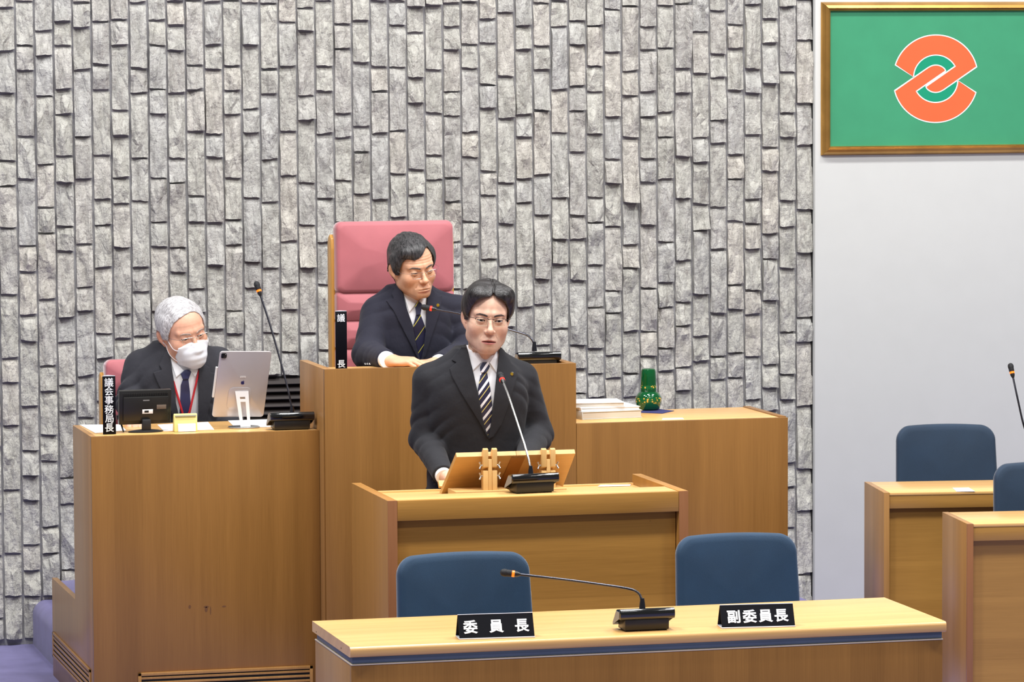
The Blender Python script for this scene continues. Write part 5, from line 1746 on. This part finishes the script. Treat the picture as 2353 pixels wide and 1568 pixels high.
M_tie1 = striped('navy tie with white and yellow stripes', rgb(26, 26, 58), [(.10, .34, st_white), (.62, .70, st_yel)], .0345, math.radians(52), .35)
stand = [((-.10, .84, .86), (-.105, .84, .48), (-.11, .86, .10)), ((.07, .84, .86), (.075, .84, .48), (.08, .86, .10))]
legs = [(p, (.10, .075, .060)) for p in stand]
def hand_at(w, tgt, up=(0, 0, 1)):
    w = Vector(w); y = (w - Vector(tgt)).normalized(); z = Vector(up); x = y.cross(z).normalized(); z = x.cross(y)
    return Matrix(((x.x, y.x, z.x, w.x), (x.y, y.y, z.y, w.y), (x.z, y.z, z.z, w.z), (0, 0, 0, 1)))
relaxed = [(12, 22, 14), (14, 26, 16), (16, 28, 18), (18, 30, 20)]
Lh = hand_at(Vector(LW) + Vector((.012, -.012, -.004)), Vector((-.105, .47, .945)))
Rh = hand_at(Vector(RW) + Vector((-.01, -.012, -.004)), Vector((.095, .46, .945)))
P1, J1, hf1, jf1, sj1, sf1 = man('man in black suit standing at the lectern, dark centre-parted hair, glasses, striped tie', H, dict(w=.985, jaw=.95, open=.0035, mouth=.0022), (222, 180, 156), (178, 108, 102), .5,
    torso_field(cx, cy, -4, rows, .10, 1.0), ((-.004, .795, 1.30), tuple(H.w((0, .03, -.10))), H.w((0, 0, -.104))[2] - .004),
    [((-.06, .815, 1.352), LS, .045, .060), ((.035, .815, 1.352), RS, .045, .060)],
    [([LS, LE, LW], [.063, .055, .036]), ([RS, RE, RW], [.062, .054, .036])], legs, M_charcoal, spk_polys, M_tie1,
    [(Lh, 1, relaxed, {}), (Rh, -1, relaxed, {})], ((-.36, .50, .72), (.32, 1.02, 1.43)), .74, 0.0, (.016, .014))
M_hair1 = hair_mat('black hair', rgb(8, 6, 7), rgb(66, 60, 60), .30, .86, (40, 300, 60))  # gloss highlights put into the colour as paler streaks
hp = [((0, .014, .046), (.084, .101, .089)), ((0, .050, -.012), (.067, .058, .068)), ((-.040, -.040, .080), (.046, .048, .040)), ((.040, -.040, .080), (.046, .048, .040)), ((-.066, -.012, .045), (.026, .040, .042)), ((.066, -.012, .045), (.026, .040, .042))]
op1 = [(-.072, -.3), (-.0695, .012), (-.063, .040), (-.050, .064), (-.030, .076), (-.006, .080), (.008, .088), (.020, .080), (.040, .070), (.055, .055), (.064, .038), (.0695, .012), (.072, -.3)]
def part1(L, d):
    groove = np.maximum(np.abs(L[:, 0] - .008 - .002 * np.sin(L[:, 1] * 90)) - .0018, -(L[:, 2] - .085))
    d = smax(d, -np.maximum(groove, -(d + .004)), .006)
    return d
hair(H, 'hair', hp, op1, .017, M_hair1, P1, (26, 330, 60), .0016, -.016, extra=part1, hf=hf1, burn=-.012)
M_brow1 = hair_mat('black brows', rgb(46, 37, 36), rgb(92, 76, 70), .7)
for pl in (BROW, mirror(BROW)): local_shell(H, hf1, pl, .0010, -.04, 'eyebrow', M_brow1, P1)
eyeballs(H, (.02, -1, .01), P1)
def lash(H, hf, open_, parent):
    for s in (-1, 1):
        pts = []
        for i in range(11):
            t = -1 + 2 * i / 10
            x = .0315 + t * .0138
            z = -.0026 + .0010 * t + open_ * max(0, 1 - (t * .92) ** 2) ** .6 + .0004
            yy = -.0765 - math.sqrt(max(1e-8, .0150 ** 2 - (x - .0315) ** 2 - (z + .002) ** 2)) - .0002
            pts.append((s * x, yy, z))
        tubes(H, 'eyelashes', [pts], .0007, M_lash, parent, 6)
lash(H, hf1, .0035, P1)
def glasses(H, parent, w, hgt, yb, z0, rim, rim_r, full, bridge=.0085, tilt=0.0, wrap=.010, temple_z=.004, earx=.0765):
    """spectacles in head space: w, hgt of one lens, z0 of its top rim"""
    root = None
    lens_paths, tops = [], []
    for s in (-1, 1):
        x0, x1 = bridge, bridge + w
        r = .006
        out = [(x0 + .001, z0 - .004), (x0 + .006, z0), (x1 - .004, z0 + .0010), (x1, z0 - .004), (x1 - .002, z0 - hgt + .006), (x1 - .008, z0 - hgt + .0005), (x0 + .010, z0 - hgt), (x0 + .004, z0 - hgt + .005)]
        q = bez([Vector((s * a, yb + wrap * (a / .06) ** 2, b)) for a, b in out + out[:1]], 5)
        lens_paths.append([tuple(v) for v in q])
    m = MB()
    for pth in lens_paths:
        n_ = len(pth)
        if full: m.tube([Vector(H.w(p)) for p in pth], rim_r, 8)
        else:
            top = [p for p in pth if p[2] > z0 - .0075]
            top.sort(key=lambda p: p[0])
            m.tube([Vector(H.w(p)) for p in top], rim_r, 8)
    m.tube([Vector(H.w(p)) for p in bez([(-bridge - .001, yb, z0 - .004), (0, yb - .004, z0 - .001), (bridge + .001, yb, z0 - .004)], 6)], rim_r, 8)
    fr = m.build('eyeglasses', rim, parent, True)
    for s in (-1, 1):
        xo = bridge + w
        yo = yb + wrap * (xo / .06) ** 2
        pth = bez([(s * xo, yo, z0 - .003), (s * (xo + .006), yo + .004, z0 - .002), (s * earx, yo + .035, z0 - .001), (s * (earx + .001), .004, temple_z), (s * (earx - .002), .022, temple_z - .010)], 6)
        tubes(H, 'temple', [[tuple(v) for v in pth]], rim_r * .9, rim, fr)
        for p_ in ((s * (bridge + .0005), yb + .004, z0 - .012),):
            tubes(H, 'nose_pad', [[(p_[0], p_[1] - .002, p_[2] + .004), p_]], .0016, M_lens_rim, fr)
    for pth in lens_paths:
        ml = MB(); bm = ml.bm
        c = np.mean(np.array(pth[:-1]), 0)
        cv = bm.verts.new(Vector(H.w(c + np.array((0, -.0008, 0)))))
        vs = [bm.verts.new(Vector(H.w(p))) for p in pth[:-1]]
        for i in range(len(vs)): bm.faces.new((cv, vs[i], vs[(i + 1) % len(vs)]))
        ml.build('lens', M_lens, fr, True)
        if not full:
            low = [p for p in pth[:-1] if p[2] < z0 - .003]
            cx_ = c[0]; low.sort(key=lambda p: math.atan2(p[0] - cx_, p[2] - (z0 + .01)) % (2 * PI))
            tubes(H, 'lens_edge', [low], .00055, M_lens_rim, fr, 6)
    return fr
M_lens_rim = simple('lens edge', rgb(206, 198, 170), .25)
glasses(H, P1, .0440, .0265, -.1085, .0075, M_rimdark, .00095, False)
# badge and buttons
def disc(name, field, px, py, y0, r, mat, parent, t=.003):
    p = hit(field, px, py, y0); d = (Vector(p) - CAM).normalized()
    n_ = -(d + Vector((0, 0, .0))).normalized()
    return MB().tube([p - n_ * t, p + n_ * t * .6, p + n_ * t], [r, r, r * .8], 20).build(name, mat, parent, True)
lap1 = lambda P: sj1(P) - .0062
b_ = disc('badge_rim', lap1, 1176, 860, .60, .0082, M_button, J1); disc('badge', lap1, 1176, 860, .60, .0058, M_gilt, b_, .0045)
for px, py in ((992, 1098), (996, 1105), (1000, 1113)): disc('cuff_button', jf1, px, py, .45, .0048, M_button, J1)

# ===== the seated presiding man
H = Head(972, 626.5, 2.16, 13, 9, -8.0, 1.03)
rows = [(.92, .180, .130), (1.15, .178, .128), (1.30, .188, .132), (1.42, .180, .115), (1.49, .125, .090), (1.535, .075, .065)]
cx, cy = .070, 2.27
LS, RS = tuple(at(868, 720, 2.24)), tuple(at(1052, 716, 2.26))
LE, RE = tuple(at(846, 815, 2.13)), tuple(at(1072, 812, 2.18))
LW, RW = tuple(at(887, 827, 1.90)), tuple(at(1010, 834, 1.93))
prs_polys = dict(
    V=[(919, 640), (922, 652), (927, 680), (934.5, 710), (948, 748), (957, 800), (966, 835), (974, 800), (979, 757), (980, 716), (983, 680), (985, 655), (985, 640)],
    lapelL=[(921, 645), (911, 653), (899, 676), (904, 686), (886, 691), (904, 715), (924, 755), (947, 800), (964, 836), (968, 835), (958, 800), (949, 748), (935.5, 710), (928, 680), (923, 655)],
    lapelR=[(984, 655), (991, 661), (1000, 671), (1002, 680), (1017, 679), (1011, 719), (995, 767), (978, 820), (966, 836), (973, 800), (978, 757), (979, 716), (982, 680)],
    wingL=[(919, 640), (924, 668), (940.5, 720), (961, 693), (946, 680), (931, 660)],
    wingR=[(986, 656), (982, 688), (978.5, 713), (962, 692), (973, 680)],
    knot=[(953, 702), (960, 692), (969, 697), (970.5, 703), (966.5, 724), (956, 726)],
    blade=[(956, 720), (966, 720), (972.5, 737), (979, 757), (979, 790), (973, 820), (965, 840), (957, 800), (949, 757), (950, 745)])
M_tie2 = striped('navy tie with thin yellow stripes', rgb(24, 24, 56), [(.30, .365, rgb(206, 196, 70))], .0385, math.radians(54), .12)
sit = [((-.02, 2.28, .99), (-.04, 1.93, .98), (-.05, 1.99, .60)), ((.16, 2.28, .99), (.17, 1.93, .98), (.18, 1.99, .60))]
legs = [(p, (.10, .075, .060)) for p in sit]
hl = hand_at(Vector(LW) + Vector((.012, -.004, -.004)), at(962, 831, 1.83), (.15, -.25, 1))
hr = hand_at(Vector(RW) + Vector((-.012, -.004, -.004)), at(930, 838, 1.83), (-.1, -.2, 1))
P2, J2, hf2, jf2, sj2, sf2 = man('elderly man in navy suit seated in the tall rose chair, looking down, thin glasses', H, dict(w=.95, jaw=.90, open=.0016, cheek=.6, age=1.0, mouth=.0004, zl=.88, lip=.5), (222, 172, 140), (186, 126, 108), .25,
    torso_field(cx, cy, 6, rows, .12, 1.2), ((.062, 2.20, 1.40), tuple(H.w((0, .035, -.11))), H.w((0, 0, -.112))[2] + .0),
    [((.03, 2.24, 1.492), LS, .045, .060), ((.10, 2.25, 1.492), RS, .045, .060)],
    [([LS, LE, LW], [.064, .058, .040]), ([RS, RE, RW], [.063, .056, .040])], legs, M_navysuit, prs_polys, M_tie2,
    [(hl, 1, [(20, 42, 26), (22, 46, 28), (24, 46, 28), (26, 46, 28)], {}), (hr, -1, relaxed, {})], ((-.26, 1.80, 1.02), (.36, 2.46, 1.56)), 1.03, .44, (.020, .016))
M_hair2 = hair_mat('greying dark hair', rgb(12, 14, 16), rgb(96, 92, 94), .42, .84, (260, 70, 60))
hp = [((0, .016, .044), (.0815, .100, .087)), ((0, .048, -.010), (.067, .060, .070)), ((-.020, -.052, .072), (.050, .036, .030)), ((-.064, -.010, .030), (.023, .034, .046)), ((.064, -.010, .030), (.021, .032, .046))]
op2 = [(-.074, -.3), (-.0700, .010), (-.0640, .036), (-.052, .054), (-.040, .050), (-.028, .046), (-.014, .052), (.0, .060), (.012, .072), (.024, .084), (.040, .084), (.054, .062), (.0665, .036), (.0705, .010), (.074, -.3)]
hair(H, 'hair', hp, op2, .024, M_hair2, P2, (330, 40, 40), .0016, -.022, hf=hf2, burn=-.018, bf=-.011)
M_brow2 = hair_mat('grey brows', rgb(70, 60, 56), rgb(120, 108, 102), .7)
for pl in (BROW, mirror(BROW)): local_shell(H, hf2, pl, .0013, -.04, 'eyebrow', M_brow2, P2)
eyeballs(H, (.05, -1, -.45), P2); lash(H, hf2, .0016, P2)
glasses(H, P2, .0420, .0220, -.1085, .0035, M_rimlite, .00055, True)
lap2 = lambda P: sj2(P) - .0062
disc('badge', lap2, 1006, 702, 2.0, .0064, M_gilt, J2, .004)
for px in (840, 845, 850): disc('cuff_button', jf2, px, 836.5, 1.8, .0042, M_letter, J2)

# ===== the masked man at the left desk
H = Head(445, 776, 2.26, 19, 11, -13.0, 1.03)
rows = [(.72, .185, .130), (.95, .182, .130), (1.10, .190, .134), (1.22, .182, .116), (1.285, .125, .090), (1.33, .075, .065)]
cx, cy = -.825, 2.37
LS, RS = tuple(at(325, 843, 2.36)), tuple(at(500, 836, 2.38))
LE, RE = tuple(at(304, 925, 2.30)), tuple(at(540, 925, 2.36))
LW, RW = tuple(at(309, 972, 2.06)), (-.70, 2.22, .87)
sec_polys = dict(
    V=[(387, 792), (392, 830), (399, 876), (404, 926), (415, 975), (430, 990), (452, 975), (456, 950), (456, 890), (457, 842), (456, 800)],
    lapelL=[(388, 798), (377, 812), (365, 840), (371, 850), (351, 856), (362, 882), (385, 930), (410, 990), (431, 995), (416, 975), (405, 926), (400, 876), (393, 830)],
    lapelR=[(457, 836), (468, 836), (482, 845), (484, 856), (498, 858), (493, 890), (482, 930), (470, 985), (452, 990), (455, 950), (455, 890)],
    wingL=[(386, 794), (394, 838), (404.5, 869), (424, 853), (405, 832)],
    wingR=[(459, 832), (456, 852), (448.5, 868), (435, 850), (447, 840)],
    knot=[(414, 859), (424, 850), (434, 849), (440, 855), (434, 872), (420, 873)],
    blade=[(421, 869), (433, 869), (437, 900), (438.5, 935), (436, 990), (410, 990), (413, 935), (415, 885)])
M_tie3 = striped('plain dark blue tie', rgb(34, 36, 78), [(.5, .55, rgb(38, 40, 84))], .01, math.radians(50), 0)
sit = [((-.92, 2.40, .78), (-.93, 2.02, .75), (-.94, 2.10, .40)), ((-.74, 2.40, .78), (-.73, 2.02, .75), (-.72, 2.10, .40))]
legs = [(p, (.10, .075, .060)) for p in sit]
hl = hand_at(Vector(LW) + Vector((.006, -.012, -.002)), at(316, 985, 1.93), (.0, -.2, 1))
hr = hand_at(Vector(RW) + Vector((-.006, -.012, -.002)), (-.72, 2.12, .84), (.0, -.2, 1))
P3, J3, hf3, jf3, sj3, sf3 = man('grey-haired man with white face mask and red lanyard seated at the left desk', H, dict(w=1.02, jaw=1.05, open=.0024, age=.6, wrk=.15), (226, 172, 146), (176, 112, 98), .1,
    torso_field(cx, cy, 8, rows, .16, 1.0), ((-.808, 2.29, 1.20), tuple(H.w((0, .035, -.11))), H.w((0, 0, -.112))[2]),
    [((-.87, 2.33, 1.288), LS, .045, .060), ((-.79, 2.34, 1.288), RS, .045, .060)],
    [([LS, LE, LW], [.066, .060, .042]), ([RS, RE, RW], [.065, .058, .042])], legs, M_greysuit, sec_polys, M_tie3,
    [(hl, 1, relaxed, {}), (hr, -1, relaxed, {})], ((-1.18, 1.98, .80), (-.52, 2.56, 1.37)), .80, .262, (.012, .012))
M_hair3 = hair_mat('silver hair', rgb(150, 146, 148), rgb(226, 224, 226), .5, .66, (70, 240, 60))
hp = [((0, .018, .042), (.0815, .098, .086)), ((0, .048, -.010), (.069, .062, .072)), ((-.068, .000, .024), (.022, .040, .052)), ((.068, .000, .024), (.022, .040, .052))]
op3 = [(-.080, -.3), (-.074, .010), (-.067, .040), (-.055, .062), (-.036, .076), (-.014, .084), (.012, .088), (.034, .082), (.052, .066), (.066, .042), (.074, .010), (.080, -.3)]
hair(H, 'hair', hp, op3, .020, M_hair3, P3, (60, 330, 50), .0016, -.014, back_z=-.085, hf=hf3, burn=-.010, bf=-.008)
M_brow3 = hair_mat('pale brows', rgb(150, 128, 116), rgb(190, 170, 160), .7)
for pl in (BROW, mirror(BROW)): local_shell(H, hf3, pl, .0012, -.04, 'eyebrow', M_brow3, P3)
eyeballs(H, (.0, -1, -.40), P3); lash(H, hf3, .0024, P3)
glasses(H, P3, .0440, .0270, -.1100, .0065, M_rimlite, .00080, False)
MASK = [(-.062, -.032), (-.040, -.024), (-.020, -.0195), (0, -.0185), (.020, -.0195), (.040, -.024), (.062, -.032), (.064, -.075), (.052, -.108), (.028, -.124), (0, -.128), (-.028, -.124), (-.052, -.108), (-.064, -.075)]
def mask_shape(L, s):
    return s
def mask_field(L):
    d = smin(hf3(L), ell(L, (0, -.074, -.066), (.044, .046, .055)), .02)
    d = smin(d, cap(L, (0, -.098, -.018), (0, -.113, -.044), .010, .012), .012)
    return d - .0009 * np.sin(L[:, 2] * 230 + 14 * L[:, 0] ** 2 * 60) * np.clip(1 - (L[:, 0] / .06) ** 2, 0, 1) - .0019 * wob(L, 60, 12)
M_mask = simple('white mask fleece', rgb(236, 238, 246), .85, var=.02, bump=.15, bscale=600)
mk = local_shell(H, mask_field, MASK, .0035, -.010, 'face_mask', M_mask, P3, h=.0017)
for s in (-1, 1):
    for z0, z1 in ((-.036, .010), (-.098, -.024)):
        q = snap(hf3, bez([(s * .050, -.066, z0), (s * .058, -.052, z0 * .9 + z1 * .1), (s * .068, -.030, z0 * .62 + z1 * .38), (s * .072, -.012, z0 * .25 + z1 * .75), (s * .0775, .004, z1)], 8), .0016)
        tubes(H, 'ear_loop', [[tuple(v) for v in q]], .0014, M_mask, mk)
M_redband = simple('red lanyard', rgb(190, 34, 44), .6)
def band(poly):
    def fn(P):
        d = sf3(P); return np.maximum(np.maximum(np.maximum(d - .0098, -(d - .001)), outline(P, poly) + .0002), P[:, 1] - 2.29)
    c = np.array([np.array(at(px, py, yy)) for px, py in poly for yy in (2.05, 2.29)])
    return fn, c.min(0) - .01, c.max(0) + .01
f_, l_, h_ = band([(395.5, 876), (400.5, 875), (421.5, 947), (424, 975), (419, 975), (416.5, 949)]); ln = grow('lanyard', f_, l_, h_, .0017, M_redband, P3, 2)
f_, l_, h_ = band([(455.5, 850), (460, 850), (438, 949), (424.5, 975), (420, 972), (433, 947)]); grow('lanyard', f_, l_, h_, .0017, M_redband, P3, 2)
